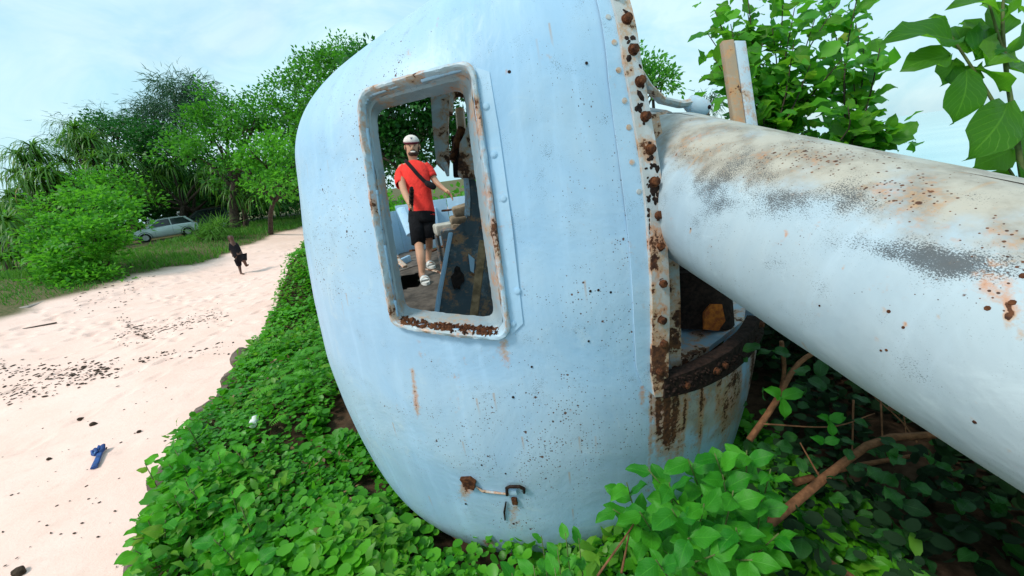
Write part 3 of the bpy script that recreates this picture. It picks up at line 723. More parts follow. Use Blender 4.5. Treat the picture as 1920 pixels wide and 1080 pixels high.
# inside the opening below the barrel
a, z = hit(1330, 700)
fp_ = [onz(1250, 690, 1.55), onz(1330, 650, 1.55), onz(1395, 600, 1.55), onz(1400, 560, 1.55), onz(1330, 560, 1.55), onz(1270, 585, 1.55)]
m = MB(); m.slab(fp_, (0, 0, -1), .03); m.build('opening_floor', M['floor_rust'], shield)
pt = onz(1325, 612, 1.56); m = MB(); m.tube([pt + [0, .10, -.04], pt + [.02, .14, .10], pt + [.03, .18, .30]], [.20, .19, .18], 20); m.build('trunnion_block', M['black_rust'], gun)
m = MB(); c = pt + np.array([-.02, -.095, .08]); m.slab([c + np.array(q_) for q_ in ((-.05, 0, -.05), (.03, 0, -.07), (.075, .01, -.02), (.06, .02, .08), (.0, .02, .09), (-.045, .01, .05))], (0, -1, .3), .02); tag(m.build('trunnion_face', M['orange_rust'], gun), 'bright orange rusty patch')
m = MB(); m.box((.98, 2.75, 1.9), .85, .5, .9, bev=.04); m.build('carriage', M['black_rust'], gun)
m = MB(); m.tube([(.9, 2.9, 1.52), (.9, 2.9, .1)], [.42, .5], 28); m.build('pedestal', M['dark_steel'], gun)

# stump of the right half of the shield
post = empty('steel_post', (1.88, 3.2, 1.5)); tag(post, 'upright double plate steel post behind the barrel', 'post')
pb, ptp = at(1398, 330, 3.0), at(1362, 78, 3.0); ax = unit(ptp - pb); sidev = unit(cr - ax * (cr @ ax)); fw = np.cross(ax, sidev)
low = pb + (pb - ptp) * .8
cl, cR = (low + ptp) / 2, np.linalg.norm(ptp - low)
MB().box(cl, .085, .05, cR, sidev, -unit(np.cross(sidev, ax)), ax, bev=.006).build('left_plate', M['post'], post)
MB().box(cl + sidev * .098 + fw * .0 + cf * .02 - ax * .003, .10, .045, cR - .006, unit(sidev + cf * .25), -unit(np.cross(unit(sidev + cf * .25), ax)), ax, bev=.006).build('right_plate', M['post_white'], post)

# ------------------------------------------------------------------ deck, low wall, interior fittings
DZ = 1.5
plat = empty('gun_platform', (-.3, 5, DZ)); tag(plat, 'brown steel deck with low blue wall behind the man', 'gun platform')
M['deck'] = simple('deck_plate', (.085, .068, .055), .9, 0, .5, 7, .6, .02, .2)
M['deck_light'] = simple('deck_plate_light', (.13, .11, .095), .9, 0, .4, 9, .6, .02, .2)
hole_p = [onz(*p, DZ)[:2] for p in ((738, 520), (786, 511), (788, 536), (752, 545))]
dk = MB(); gx = np.linspace(-2.3, 1.6, 66); gy = np.linspace(3.3, 7.0, 64)
GX, GY = np.meshgrid(gx, gy); GZ = DZ + .008 * vnoise(GX, GY, 17, 3, 3)
idx = np.arange(GX.size).reshape(GX.shape); Fq = np.stack([idx[:-1, :-1], idx[:-1, 1:], idx[1:, 1:], idx[1:, :-1]], -1).reshape(-1, 4)
ctrx = (GX[:-1, :-1] + GX[1:, 1:]).ravel() / 2; ctry = (GY[:-1, :-1] + GY[1:, 1:]).ravel() / 2
Fq = Fq[~in_poly(hole_p, ctrx, ctry) & (ctrx > -.40 * ctry)]
put('deck', raw_mesh('deck', np.stack([GX, GY, GZ], -1).reshape(-1, 3), Fq), M['deck'], plat)
MB().box((-.2, 5.15, .95), 2.7, 2.5, .5).build('under_frame', M['black_rust'], plat)  # underframe, widened below the deck hole so the hole reads black
MB().slab([np.array(q) for q in ((-1.55, 3.9, 1.3), (-.5, 3.9, 1.3), (-.5, 7.2, 1.3), (-2.6, 7.2, 1.3))], (0, 0, -1), .02).build('hole_backing', M['black_rust'], plat)  # black sheet added under the deck hole to stand for its darkness
pts = [onz(*p, DZ + .012) for p in ((742, 510), (788, 495), (790, 470), (765, 455), (748, 470))]
MB().slab(pts, (0, 0, -1), .01).build('deck_patch', M['deck_light'], plat)
wallp = [(-2.0, 5.3), (-2.25, 6.4), (-1.75, 6.95), (-.9, 7.1), (.9, 7.2)]
for i, (a, b) in enumerate(zip(wallp[:-1], wallp[1:])):
    a, b = np.array([*a, 0]), np.array([*b, 0]); d = unit(b - a); nn_ = np.array([-d[1], d[0], 0]); zt, zb = (2.22, DZ - .1) if i < 2 else (2.30, 1.5)
    c = (a + b) / 2; c[2] = (zt + zb) / 2
    MB().box(c, np.linalg.norm(b - a) - .01, .03, zt - zb, d, nn_, bev=.004).build('wall_panel', M['plate'], plat)
    nrib = int(np.linalg.norm(b - a) / .32)
    for k in range(nrib):
        p = a + (b - a) * (k + .5) / nrib - nn_ * .05; p[2] = (zt + zb) / 2 - .05
        MB().box(p, .03, .07, zt - zb - .14, d, nn_, bev=.004).build('wall_rib', M['plate'], plat)
# strut leaning on the left wall, curb on deck
MB().tube([at(752, 392, 6.2), at(772, 440, 5.6)], .07, 10, squash=.5).build('strut', M['plate'], plat)
MB().box(onz(752, 492, DZ + .05), .06, .5, .10, (1, -.3, 0), (.3, 1, 0), bev=.01).build('deck_kerb', M['plate'], plat)
# sight bracket hanging from roof
sb_ = empty('sight_bracket', at(840, 240, 2.9)); tag(sb_, 'rusty hanging bracket with arched arm seen through the window', 'bracket')
d_ = 2.9
m = MB(); m.slab([at(x, y, d_) for x, y in ((804, 120), (844, 116), (843, 175), (840, 230), (839, 262), (842, 300), (840, 316), (830, 318), (818, 306), (811, 240))], cf, .05); m.build('flat_arm', M['flange_rusty'], sb_)
m = MB(); m.tube([at(832, 306, d_), at(838, 320, d_), at(840, 330, d_)], [.025, .018, .01], 8); m.build('pin', M['flange'], sb_)
m = MB(); m.tube([at(842, 215, 2.95), at(843, 190, 2.95), at(850, 176, 2.95), at(862, 172, 2.95), at(876, 178, 2.95), at(882, 200, 2.95)], [.028, .03, .034, .036, .034, .03], 10); m.build('arch', M['flange_rusty'], sb_)
m = MB(); m.slab([at(x, y, 2.92) for x, y in ((862, 268), (872, 250), (880, 215), (892, 215), (905, 330), (868, 332), (858, 326))], cf, .09); m.build('rusty_lever', M['flange_rusty'], sb_)
m = MB(); m.tube([at(846, 300, 3.0), at(852, 285, 3.0), at(858, 262, 3.0), at(866, 240, 3.0)], [.03, .026, .03, .03], 8); m.build('hook', M['rust'], sb_)
m = MB(); m.slab([at(x, y, 3.05) for x, y in ((846, 255), (868, 250), (872, 330), (850, 330))], cf, .05); m.build('back_plate', M['black_rust'], sb_)
m = MB(); m.tube([at(862, 205, 3.05), at(866, 250, 3.05)], .035, 8); m.build('spindle', M['post'], sb_)
m = MB(); m.tube([at(806, 120, 2.92) + cf * .03, at(880, 175, 2.92) + cf * .03, at(890, 115, 2.92) + cf * .03], .025, 6); m.build('hanger', M['flange'], sb_)
# grey side plate of the carriage with ragged hole
spl = empty('carriage_plate', at(870, 560, 2.7)); tag(spl, 'dark blue grey steel side plate with a ragged hole', 'steel plate')
out = [(846, 436), (866, 418), (884, 412), (894, 380), (905, 380), (925, 570), (925, 640), (812, 640), (823, 556)]
def dpl(y): return 3.25 - (y - 330) * .0022
m = MB(); m.slab([at(x, y, dpl(y)) for x, y in out], cf + cr * .3, .03); m.build('side_plate', M['dark_steel'], spl)
hp = [(856, 498), (862, 501), (864, 508), (870, 515), (871, 527), (864, 533), (862, 543), (856, 540), (851, 542), (847, 530), (845, 519), (851, 512), (852, 503)]
m = MB(); m.slab([at(x, y, dpl(y) - .035) for x, y in hp], cf, .004); m.build('ragged_hole', M['black_rust'], spl)
m = MB(); m.tube([at(845, 437, dpl(437) - .02), at(823, 556, dpl(556) - .02), at(812, 640, dpl(640) - .02)], .018, 8, squash=.6); m.build('plate_rim', M['plate'], spl)
m = MB(); m.slab([at(x, y, 3.0) for x, y in ((872, 333), (884, 331), (897, 345), (904, 400), (896, 440), (880, 446), (868, 428), (875, 410), (876, 370))], cf, .08); m.build('column', M['dark_steel'], spl)
m = MB(); m.tube([at(874, 335, 2.97), at(877, 372, 2.97), at(876, 405, 2.97)], .022, 6); m.build('column_edge', M['post_white'], spl)
m = MB(); m.slab([at(x, y, dpl(y) - .03) for x, y in ((878, 476), (890, 486), (888, 512), (882, 508))], cf, .02); m.build('torn_flap', M['plate'], spl)
scr = [((812, 470, 4.2), (840, 462, 3.9), .03), ((800, 505, 4.3), (838, 520, 3.4), .018), ((770, 470, 5.4), (792, 452, 5.8), .03), ((742, 480, 5.0), (760, 500, 4.6), .035), ((830, 395, 5.5), (862, 388, 5.2), .03)]
for i, (a_, b_, r_) in enumerate(scr):
    p_, q_ = at(*a_), at(*b_); p_[2] = max(p_[2], DZ + r_); q_[2] = max(q_[2], DZ + r_); MB().tube(spline([p_, (p_ + q_) / 2 + rng.normal(0, .03, 3), q_], 6), r_, 6, squash=.5).build('scrap_bar', M['flange_rusty'] if i % 2 else M['rust'], plat)
M['wood'] = simple('weathered_wood', (.30, .19, .10), .85, 0, .4, 22, .5, .01, .2)
wp = empty('timber_plank', at(888, 565, 2.4)); tag(wp, 'weathered timber plank leaning inside the window at right', 'plank')
pa_, pb_ = at(906, 452, 2.62), at(886, 610, 2.42); ax = unit(pb_ - pa_)
MB().box((pa_ + pb_) / 2, .05, .03, np.linalg.norm(pb_ - pa_), unit(cr - ax * (cr @ ax)), unit(cf - ax * (cf @ ax)), ax, bev=.004).build('plank_board', M['wood'], wp)
M['rubble'] = simple('rubble', (.25, .19, .13), .9, 0, .35, 14, .7, .02, .15)
M['rubble_white'] = simple('white_rubble', (.40, .38, .33), .9, 0, .3, 10, .7, .02, .15)
seat = empty('broken_seat', at(836, 450, 3.9)); tag(seat, 'broken whitish seat box beside the man\'s shorts', 'seat')
c = at(836, 428, 3.9); MB().box(c, .22, .22, .10, (1, .3, 0), (-.3, 1, 0), bev=.02).build('seat_top', M['rubble_white'], seat)
for dx in (-.09, .09): MB().tube([c + [dx, -.05, -.04], [c[0] + dx, c[1] - .08, DZ]], .022, 8).build('leg', M['dark_steel'], seat)
for i, (x, y, sx_, sy_, lab) in enumerate([(866, 395, .10, .07, 'flat tan rubble slab, topmost of the junk pile'), (859, 412, .09, .05, 'middle tan rubble slab of the junk pile'), (858, 427, .07, .06, 'lowest pale rubble chunk of the junk pile')]):
    m = MB(); m.box(at(x, y, 3.6), sx_ * 1.6, .14, sy_ * 1.4, (1, .2, .15 - .2 * i), (-.2, 1, .1), bev=.02); tag(m.build('rubble_chunk', M['rubble'], None), lab, 'rubble', 'rubble on the seat')
m = MB(); m.box(at(858, 450, 3.6), .25, .2, .22, bev=.01); tag(m.build('ammunition_box', M['dark_steel'], None), 'dark box under the rubble chunks', 'box')

# ------------------------------------------------------------------ people
def skin_obj(name, joints, edges, mat, parent, root=0, sub=2):
    """joints: list of (xyz, r) or (xyz, (rx, ry)); one continuous skinned surface"""
    me = bpy.data.meshes.new(name); me.from_pydata([tuple(map(float, j[0])) for j in joints], edges, []); me.update()
    o = put(name, me, mat, parent); md = o.modifiers.new('skin', 'SKIN'); md.use_smooth_shade = True
    for i, j in enumerate(joints):
        sv = me.skin_vertices[0].data[i]; r_ = j[1]; sv.radius = (r_, r_) if np.isscalar(r_) else r_; sv.use_root = (i == root)
    sm_ = o.modifiers.new('sub', 'SUBSURF'); sm_.levels = sub; sm_.render_levels = sub
    return o
def skin_tone(name, c):
    g = G(name); co = g.obj(); a = g.noise(co, 14, 4, .6)
    return g.done(g.pbr(g.mix(g.rng(a, .3, .7), tuple(x * .86 for x in c), c), .55, 0, g.bump(g.noise(co, 120, 3), .15, .003), .4))
def cloth(name, c, var=.25):
    g = G(name); co = g.obj(); a = g.noise(co, 9, 5, .6, 1.0); b = g.noise(co, 400, 2, .6)
    return g.done(g.pbr(g.mix(g.rng(a, .3, .7), tuple(x * (1 - var) for x in c), tuple(min(1, x * (1 + var)) for x in c)), .9, 0, g.bump(g.math('ADD', a, g.math('MULTIPLY', b, .1)), .7, .03), .15))
M['skin'] = skin_tone('tan_skin', (.52, .27, .165)); M['skin_dark'] = skin_tone('dark_skin', (.09, .035, .02))
M['shirt'] = cloth('coral_shirt', (.88, .052, .040), .12); M['shorts'] = cloth('black_cloth', (.009, .009, .011)); M['bagcloth'] = cloth('black_nylon', (.012, .011, .013))
M['beard'] = simple('dark_hair', (.045, .022, .014), .8, 0, .5, 90, .8, .004)
M['cap_white'] = cloth('cap_white', (.70, .62, .57), .1); M['cap_maroon'] = cloth('cap_maroon', (.16, .03, .05), .2)
M['slide'] = simple('slide_rubber', (.66, .64, .60), .6, 0, .1, 20); M['ink'] = simple('dark_ink', (.02, .03, .09), .6, 0, .1)
M['white'] = simple('white', (.8, .78, .74), .5, 0, .05); M['teeth'] = simple('teeth', (.75, .70, .64), .4, 0, .05)
M['eye'] = simple('eye_dark', (.012, .008, .006), .3, 0, .1)
MD = 4.67
def mp_(px, py, dd_=0.0): return at(px, py, MD + dd_)
man = empty('person', onz(800, 525, DZ)); tag(man, 'smiling bearded person in coral t-shirt, black shorts and cap', 'person')
fz1 = onz(792, 520, DZ); fz2 = onz(803, 492, DZ)
# distances: feet on the deck decide the depth of the body
d1 = float((fz1 - CAM) @ cf); d2 = float((fz2 - CAM) @ cf); MD = (d1 + d2) / 2 - .05
def J(px, py, dd_, r_): return (at(px, py, MD + dd_), r_)
an1 = at(791, 508, d1); an2 = at(803, 484, d2)
jj = [J(788, 392, 0, .105),      # 0 pelvis
      J(787, 365, -.01, .10), J(783, 340, -.01, .105), J(777, 318, -.0, .095), J(775, 305, 0, .062), J(774, 297, -.015, .058),   # 1..5 spine, neck
      J(773, 289, -.04, .076), J(773, 277, -.03, .094), J(772, 265, -.02, .092), J(772, 258, -.01, .06),  # 6..9 head
      J(755, 316, 0, .066), J(751, 332, -.05, .056), J(757, 357, -.24, .046), J(764, 373, -.40, .040), J(769, 384, -.50, .030), J(771, 388, -.55, (.038, .03)),   # 10..15 right arm (image left), reaching to camera
      J(800, 311, 0, .064), J(808, 326, .02, .054), J(817, 341, .0, .044), J(829, 352, -.06, .034), J(837, 358, -.10, .027), J(841, 362, -.12, (.036, .02)),   # 16..21 left arm
      J(779, 410, -.01, .098), J(785, 455, -.06, .063), (at(789, 482, d1 + .02), .058), (an1, .040), (at(791, 517, d1), .043), (at(797, 526, d1 - .10), .04), (at(800, 530, d1 - .17), .03),   # 22..28 right leg
      J(799, 404, .03, .096), J(804, 440, .0, .062), (at(805, 462, d2 + .04), .056), (an2, .040), (at(803, 491, d2), .043), (at(807, 497, d2 - .1), .04), (at(810, 500, d2 - .17), .03)]   # 29..35 left leg
ee = [(0, 1), (1, 2), (2, 3), (3, 4), (4, 5), (5, 6), (6, 7), (7, 8), (8, 9), (3, 10), (10, 11), (11, 12), (12, 13), (13, 14), (14, 15), (3, 16), (16, 17), (17, 18), (18, 19), (19, 20), (20, 21),
      (0, 22), (22, 23), (23, 24), (24, 25), (25, 26), (26, 27), (27, 28), (0, 29), (29, 30), (30, 31), (31, 32), (32, 33), (33, 34), (34, 35)]
def add_fingers(jj, ee, palm, base, spread, direction, curl, n=4, length=.085, r_=.0095):
    pc_ = np.array(jj[palm][0]); d0 = unit(direction)
    for k in range(n):
        off = spread * (k - (n - 1) / 2) * .019; ln = length * (1 - .12 * abs(k - 1.3))
        p1 = pc_ + d0 * .035 + off; p2 = p1 + unit(d0 + curl * .5) * ln * .45; p3 = p2 + unit(d0 * .6 + curl) * ln * .4
        b = len(jj); jj += [(p1, r_ * 1.1), (p2, r_), (p3, r_ * .8)]; ee += [(palm, b), (b, b + 1), (b + 1, b + 2)]
    p1 = pc_ + spread * .042 - d0 * .01; p2 = p1 + unit(d0 * .8 + spread * .6 + curl * .3) * .032; p3 = p2 + unit(d0 + curl * .6) * .028
    b = len(jj); jj += [(p1, r_ * 1.2), (p2, r_ * 1.1), (p3, r_ * .85)]; ee += [(palm, b), (b, b + 1), (b + 1, b + 2)]
add_fingers(jj, ee, 15, None, -cu * .75 + cr * .3, unit(-cr * .2 - cf * .9), unit(cr * .9 - cf * .2))
add_fingers(jj, ee, 21, None, unit(cu * .4 - cf * .7), unit(cr * .75 - cu * .6), unit(-cu * .7 - cr * .1), length=.09)
body = skin_obj('body', jj, ee, M['skin'], man, 0)
# t-shirt and shorts: lofted rings that follow the body
def loft_rings(m, rings, axx, axy, n=20, cap0=False, cap1=False):
    V_ = []
    for (c, hw, hd) in rings:
        for k in range(n):
            a = 2 * math.pi * k / n; x, y = math.cos(a), math.sin(a); x = np.sign(x) * abs(x) ** .85; y = np.sign(y) * abs(y) ** .85
            V_.append(np.array(c) + axx * (hw * x) + axy * (hd * y))
    Fc = [(i * n + k, i * n + (k + 1) % n, (i + 1) * n + (k + 1) % n, (i + 1) * n + k) for i in range(len(rings) - 1) for k in range(n)]
    if cap0: Fc.append(tuple(range(n)))
    if cap1: Fc.append(tuple((len(rings) - 1) * n + k for k in range(n)))
    return m.add(V_, Fc)
bx_ = unit(cr + cu * .12); by_ = cf
m = MB()
loft_rings(m, [(J(792, 407, 0, 0)[0], .172, .128), (J(791, 396, 0, 0)[0], .170, .128), (J(788, 375, 0, 0)[0], .160, .128), (J(784, 352, -.01, 0)[0], .166, .130), (J(780, 332, -.01, 0)[0], .185, .132), (J(778, 320, -.005, 0)[0], .196, .125), (J(777, 312, 0, 0)[0], .172, .110), (J(776, 306, 0, 0)[0], .115, .088), (J(775, 303, 0, 0)[0], .072, .070)], bx_, by_, 24)
def sleeve(p, r_): MBt = m.tube(spline(p, 7), list(np.linspace(r_[0], r_[1], 7)), 14, cap=False)
sleeve([J(761, 315, 0, 0)[0], J(752, 325, -.02, 0)[0], J(750, 336, -.06, 0)[0], J(752, 347, -.13, 0)[0]], (.074, .070))
sleeve([J(795, 312, 0, 0)[0], J(804, 320, .01, 0)[0], J(811, 332, .01, 0)[0]], (.072, .066))
ts = m.build('t_shirt', M['shirt'], man, smooth=True); md = ts.modifiers.new('t', 'SOLIDIFY'); md.thickness = .006
m = MB(); loft_rings(m, [(J(790, 392, 0, 0)[0], .166, .120), (J(791, 402, 0, 0)[0], .176, .132), (J(791, 414, 0, 0)[0], .178, .132), (J(792, 420, 0, 0)[0], .165, .12)], bx_, by_, 24, True, True)
loft_rings(m, [(J(781, 408, -.01, 0)[0], .098, .115), (J(782, 425, -.03, 0)[0], .100, .112), (J(785, 458, -.065, 0)[0], .090, .100)], bx_, by_, 16)
loft_rings(m, [(J(801, 404, .03, 0)[0], .098, .115), (J(803, 422, .02, 0)[0], .096, .11), (J(806, 448, .0, 0)[0], .088, .10)], bx_, by_, 16)
st_ = m.build('shorts', M['shorts'], man, smooth=True); md = st_.modifiers.new('t', 'SOLIDIFY'); md.thickness = .006
# head details
hc = at(773, 275, MD - .03); toC = unit(CAM - hc); hu = unit(cu * 1.0 - cr * .12); hr = unit(np.cross(hu, toC) * -1); hr = unit(np.cross(toC, hu)); hr = hr if hr @ cr > 0 else -hr
def hp3(x, y, z): return hc + (hr * x + hu * y + toC * z) * 1.12      # head space: right, up, towards the viewer
px2m = MD / FPX
m = MB()   # cap: domed crown, panel front, short flat peak turned up
m.ell(hp3(-.004, .054, -.012), .104, .116, .092, hr, toC, 20, 12, lambda q: np.array([q[0], q[1], min(q[2], .1)]))
cap = m.build('cap', M['cap_white'], man, smooth=True)
m = MB(); V_ = []; 
for k in range(15):
    a = RAD(-78 + 156 * k / 14); 
    for (rr_, zz_) in ((.088, .040), (.118 - .015 * abs(math.sin(a)) ** 2, .050)): V_.append(hp3(-.004 + .92 * rr_ * math.sin(a), zz_ - .012 * math.cos(a) + (.012 if rr_ > .1 else 0), -.012 + rr_ * 1.1 * math.cos(a)))
V2 = [v - hu * .006 for v in V_]; n = len(V_); Fc = []
for k in range(14): Fc += [(2 * k, 2 * k + 1, 2 * k + 3, 2 * k + 2), (n + 2 * k, n + 2 * k + 2, n + 2 * k + 3, n + 2 * k + 1), (2 * k + 1, n + 2 * k + 1, n + 2 * k + 3, 2 * k + 3)]
m.add(V_ + V2, Fc); m.build('cap_peak', M['cap_maroon'], cap)
m = MB(); m.slab([hp3(-.016, .112, .088), hp3(-.010, .112, .088), hp3(-.002, .098, .094), hp3(.006, .112, .088), hp3(.012, .112, .088), hp3(0, .088, .097), hp3(-.004, .088, .097)], toC, .004); m.build('cap_emblem', M['ink'], cap)
m = MB(); m.ell(hp3(0, -.080, .012), .074, .082, .044, hr, toC, 18, 12, lambda q: q * (1 + .06 * math.sin(9 * q[0] + 5 * q[2]))); m.ell(hp3(0, -.040, .080), .034, .016, .007, hr, toC, 10, 6)
for s_ in (-1, 1): m.ell(hp3(s_ * .070, -.035, .012), .012, .030, .036, hr, toC, 8, 8)
m.build('beard', M['beard'], man, smooth=True)
m = MB(); m.ell(hp3(0, -.060, .086), .034, .014, .012, hr, toC, 10, 6); m.build('smile', M['teeth'], man)
m = MB(); m.ell(hp3(0, -.012, .094), .014, .020, .026, hr, toC, 10, 8); m.build('nose', M['skin'], man, smooth=True)
for s_ in (-1, 1):
    m = MB(); m.ell(hp3(s_ * .030, .012, .082), .010, .008, .005, hr, toC, 8, 6); m.build('eye', M['eye'], man)
    m = MB(); m.ell(hp3(s_ * .031, .026, .083), .017, .006, .004, hr, toC, 8, 6); m.build('eyebrow', M['beard'], man)
    m = MB(); m.ell(hp3(s_ * .084, -.006, -.01), .012, .020, .032, hr, toC, 8, 6); m.build('ear', M['skin'], man)
# slides
def slide(px, py, d, ang):
    c = onz(px, py, DZ + .02); fx = unit(np.array([math.cos(ang), math.sin(ang), 0])); sy_ = np.array([-fx[1], fx[0], 0]); m = MB(); pl = []
    for k in range(20):
        a = 2 * math.pi * k / 20; lx = .145 * math.cos(a); ly = (.050 + .006 * math.cos(a)) * math.sin(a); pl.append(c + fx * lx + sy_ * ly - [0, 0, .02])
    m.slab(pl, (0, 0, 1), .032); t = empty_child('slide', c, man); m.build('sole', M['slide'], t)
    m = MB(); V_ = []
    for lx in (-.02, .075):
        for k in range(9):
            a = math.pi * k / 8; V_.append(c + fx * lx + sy_ * (.056 * math.cos(a)) + np.array([0, 0, .008 + .062 * math.sin(a)]))
    m.add(V_, [(k, k + 1, 9 + k + 1, 9 + k) for k in range(8)]); st = m.build('strap', M['slide'], t); md = st.modifiers.new('t', 'SOLIDIFY'); md.thickness = .006
    m = MB(); q = c + fx * .028 + np.array([0, 0, .077]); m.slab([q + sy_ * .026 - fx * .012, q + sy_ * .006 + fx * .014, q - sy_ * .028 - fx * .006, q + sy_ * .004 + fx * .002], (0, 0, 1), .003); m.build('logo_mark', M['ink'], t)
def empty_child(name, loc, parent):
    o = bpy.data.objects.new(name, None); o.empty_display_size = .1; COL.objects.link(o); o.parent = parent
    o.matrix_parent_inverse = Matrix.Translation(parent_world(parent)).inverted(); o.location = (0, 0, 0); return o
def parent_world(p):
    if p.parent is not None: return Vector((0, 0, 0))
    return Vector(p.location)
sa = math.atan2(-1, .30)
slide(797, 527, d1, sa); slide(807, 498, d2, sa + .15)
# crossbody bag
bag = empty('crossbody_bag', at(806, 346, MD - .15)); tag(bag, 'small black crossbody bag worn over the coral shirt', 'bag')
def band(pts, wd, th_, name, mat, parent):
    m = MB(); V_ = []
    for i, p in enumerate(pts):
        t = unit(pts[min(i + 1, len(pts) - 1)] - pts[max(i - 1, 0)]); nrm_ = unit(CAM - p); s_ = unit(np.cross(t, nrm_)); V_ += [p - s_ * wd, p + s_ * wd, p + s_ * wd + nrm_ * th_, p - s_ * wd + nrm_ * th_]
    Fc = [(i * 4 + k, i * 4 + (k + 1) % 4, (i + 1) * 4 + (k + 1) % 4, (i + 1) * 4 + k) for i in range(len(pts) - 1) for k in range(4)] + [(0, 1, 2, 3)]
    return m.add(V_, Fc).build(name, mat, parent)
band([at(x, y, MD + q) for x, y, q in ((759, 300, .02), (762, 303, -.09), (772, 314, -.14), (783, 327, -.155), (794, 338, -.155), (803, 345, -.15))], .024, .008, 'strap', M['bagcloth'], bag)
m = MB(); m.ell(at(807, 347, MD - .17), .082, .062, .045, unit(cr - cu * .55), toC, 16, 10, lambda q: np.sign(q) * np.abs(q) ** .75); m.build('pouch', M['bagcloth'], bag, smooth=True)
# selfie stick grip in the right hand, pointing to the camera
hnd = np.array(jj[15][0]); sdv = unit(at(772, 346, MD - 1.05) - hnd)
stick = empty('selfie_stick', hnd); tag(stick, 'black ribbed selfie stick grip held out in the hand', 'selfie stick')
m = MB(); m.tube([hnd - sdv * .08 + cr * .0, hnd + sdv * .46], .019, 12); m.build('handle', M['bagcloth'], stick)
for k in range(8):
    p = hnd + sdv * (.06 + .048 * k); m = MB(); m.tube([p, p + sdv * .010, p + sdv * .026], [.020, .028, .021], 12); m.build('grip_ring', M['beard'] if k % 2 else M['bagcloth'], stick)

# walker on the beach
wk = empty('person', onz(452, 513, .12)); tag(wk, 'barefoot person in dark loose clothes walking on the sand', 'person')
wf_ = onz(452, 514, .13); WD = float((wf_ - CAM) @ cf)
def W(px, py, dd_, r_): return (at(px, py, WD + dd_), r_)
wj = [W(447, 479, 0, (.17, .14)), W(442, 468, 0, (.17, .13)), W(437, 458, 0, (.19, .12)), W(435, 452, 0, .065), W(433, 447, 0, (.10, .11)), W(432, 442, 0, (.09, .09)),
      W(446, 488, 0, .10), W(449, 500, .05, .065), W(451, 509, .02, .045), W(452, 513, 0, .045), W(458, 514, -.1, .03),
      W(455, 484, -.1, .10), W(459, 492, -.1, .065), W(462, 499, .1, .045), W(466, 496, .0, .03),
      W(432, 460, -.05, .055), W(433, 470, -.08, .045), W(437, 478, -.1, .035), W(437, 482, -.1, .04), W(442, 459, .1, .055), W(447, 468, .12, .045), W(451, 475, .1, .035), W(452, 479, .1, .04)]
skin_obj('body', wj, [(0, 1), (1, 2), (2, 3), (3, 4), (4, 5), (0, 6), (6, 7), (7, 8), (8, 9), (9, 10), (0, 11), (11, 12), (12, 13), (13, 14), (2, 15), (15, 16), (16, 17), (17, 18), (2, 19), (19, 20), (20, 21), (21, 22)], M['skin_dark'], wk, 0, 1)
tj = [W(448, 482, 0, .20), W(444, 472, 0, .19), W(438, 460, 0, .19), W(435, 454, 0, .09), W(432, 460, -.05, .09), W(433, 471, -.08, .075), W(443, 459, .1, .09), W(448, 469, .12, .075)]
M['black_top'] = cloth('dark_dress', (.010, .009, .012))
skin_obj('loose_top', tj, [(0, 1), (1, 2), (2, 3), (2, 4), (4, 5), (2, 6), (6, 7)], M['black_top'], wk, 1, 2)
tj = [W(448, 480, 0, (.2, .17)), W(446, 489, 0, .13), W(449, 500, .04, .095), W(456, 485, -.08, .13), W(459, 490, -.1, .10)]
skin_obj('trousers', tj, [(0, 1), (1, 2), (0, 3), (3, 4)], M['black_top'], wk, 0, 2)
tj = [W(432, 441, .02, .115), W(432, 446, .05, .12), W(435, 453, .10, .09), W(438, 461, .16, .05)]
M['brown_hair'] = simple('brown_hair', (.05, .03, .02), .7, 0, .4, 30)
skin_obj('long_hair', tj, [(0, 1), (1, 2), (2, 3)], M['brown_hair'], wk, 0, 2)

# blue plastic toy thing on the sand
bz = float(ground_z(-5.2, 4.3)); M['blue'] = simple('blue_fabric', (.015, .06, .22), .6, 0, .4, 20, .3); M['cyan'] = simple('pale_blue_plastic', (.15, .38, .55), .5, 0, .2)
bo = empty('snorkel_set', onz(183, 855, .03)); tag(bo, 'small dark blue mask and strap lying alone on the sand', 'mask')
def bq(x, y, h=.03): return onz(x, y, h)
band_pts = [bq(176, 877, .03), bq(180, 868, .035), bq(184, 858, .04), bq(187, 850, .04)]
m = MB(); m.tube(band_pts, [.035, .034, .030, .03], 8, squash=.5); m.build('strap', M['blue'], bo)
m = MB(); m.tube([bq(174, 852, .04), bq(173, 845, .07), bq(178, 842, .08), bq(182, 848, .06), bq(178, 853, .04), bq(174, 852, .04)], .018, 8); m.build('mask_rim', M['blue'], bo)
m = MB(); m.tube([bq(184, 845, .05), bq(188, 836, .08), bq(193, 835, .08), bq(193, 843, .05), bq(187, 849, .04)], .024, 8); m.build('mask_rim', M['blue'], bo)
m = MB(); m.slab([bq(175, 850, .05), bq(178, 844, .07), bq(182, 848, .06), bq(178, 852, .05)], (0, 0, -1), .01); m.build('lens', M['cyan'], bo)
m = MB(); m.slab([bq(186, 846, .05), bq(189, 838, .07), bq(192, 838, .07), bq(191, 844, .06)], (0, 0, -1), .01); m.build('lens', M['cyan'], bo)
m = MB(); m.tube([bq(195, 843, .03), bq(199, 842, .03), bq(200, 839, .03)], .008, 6); m.build('buckle', M['beard'], bo)

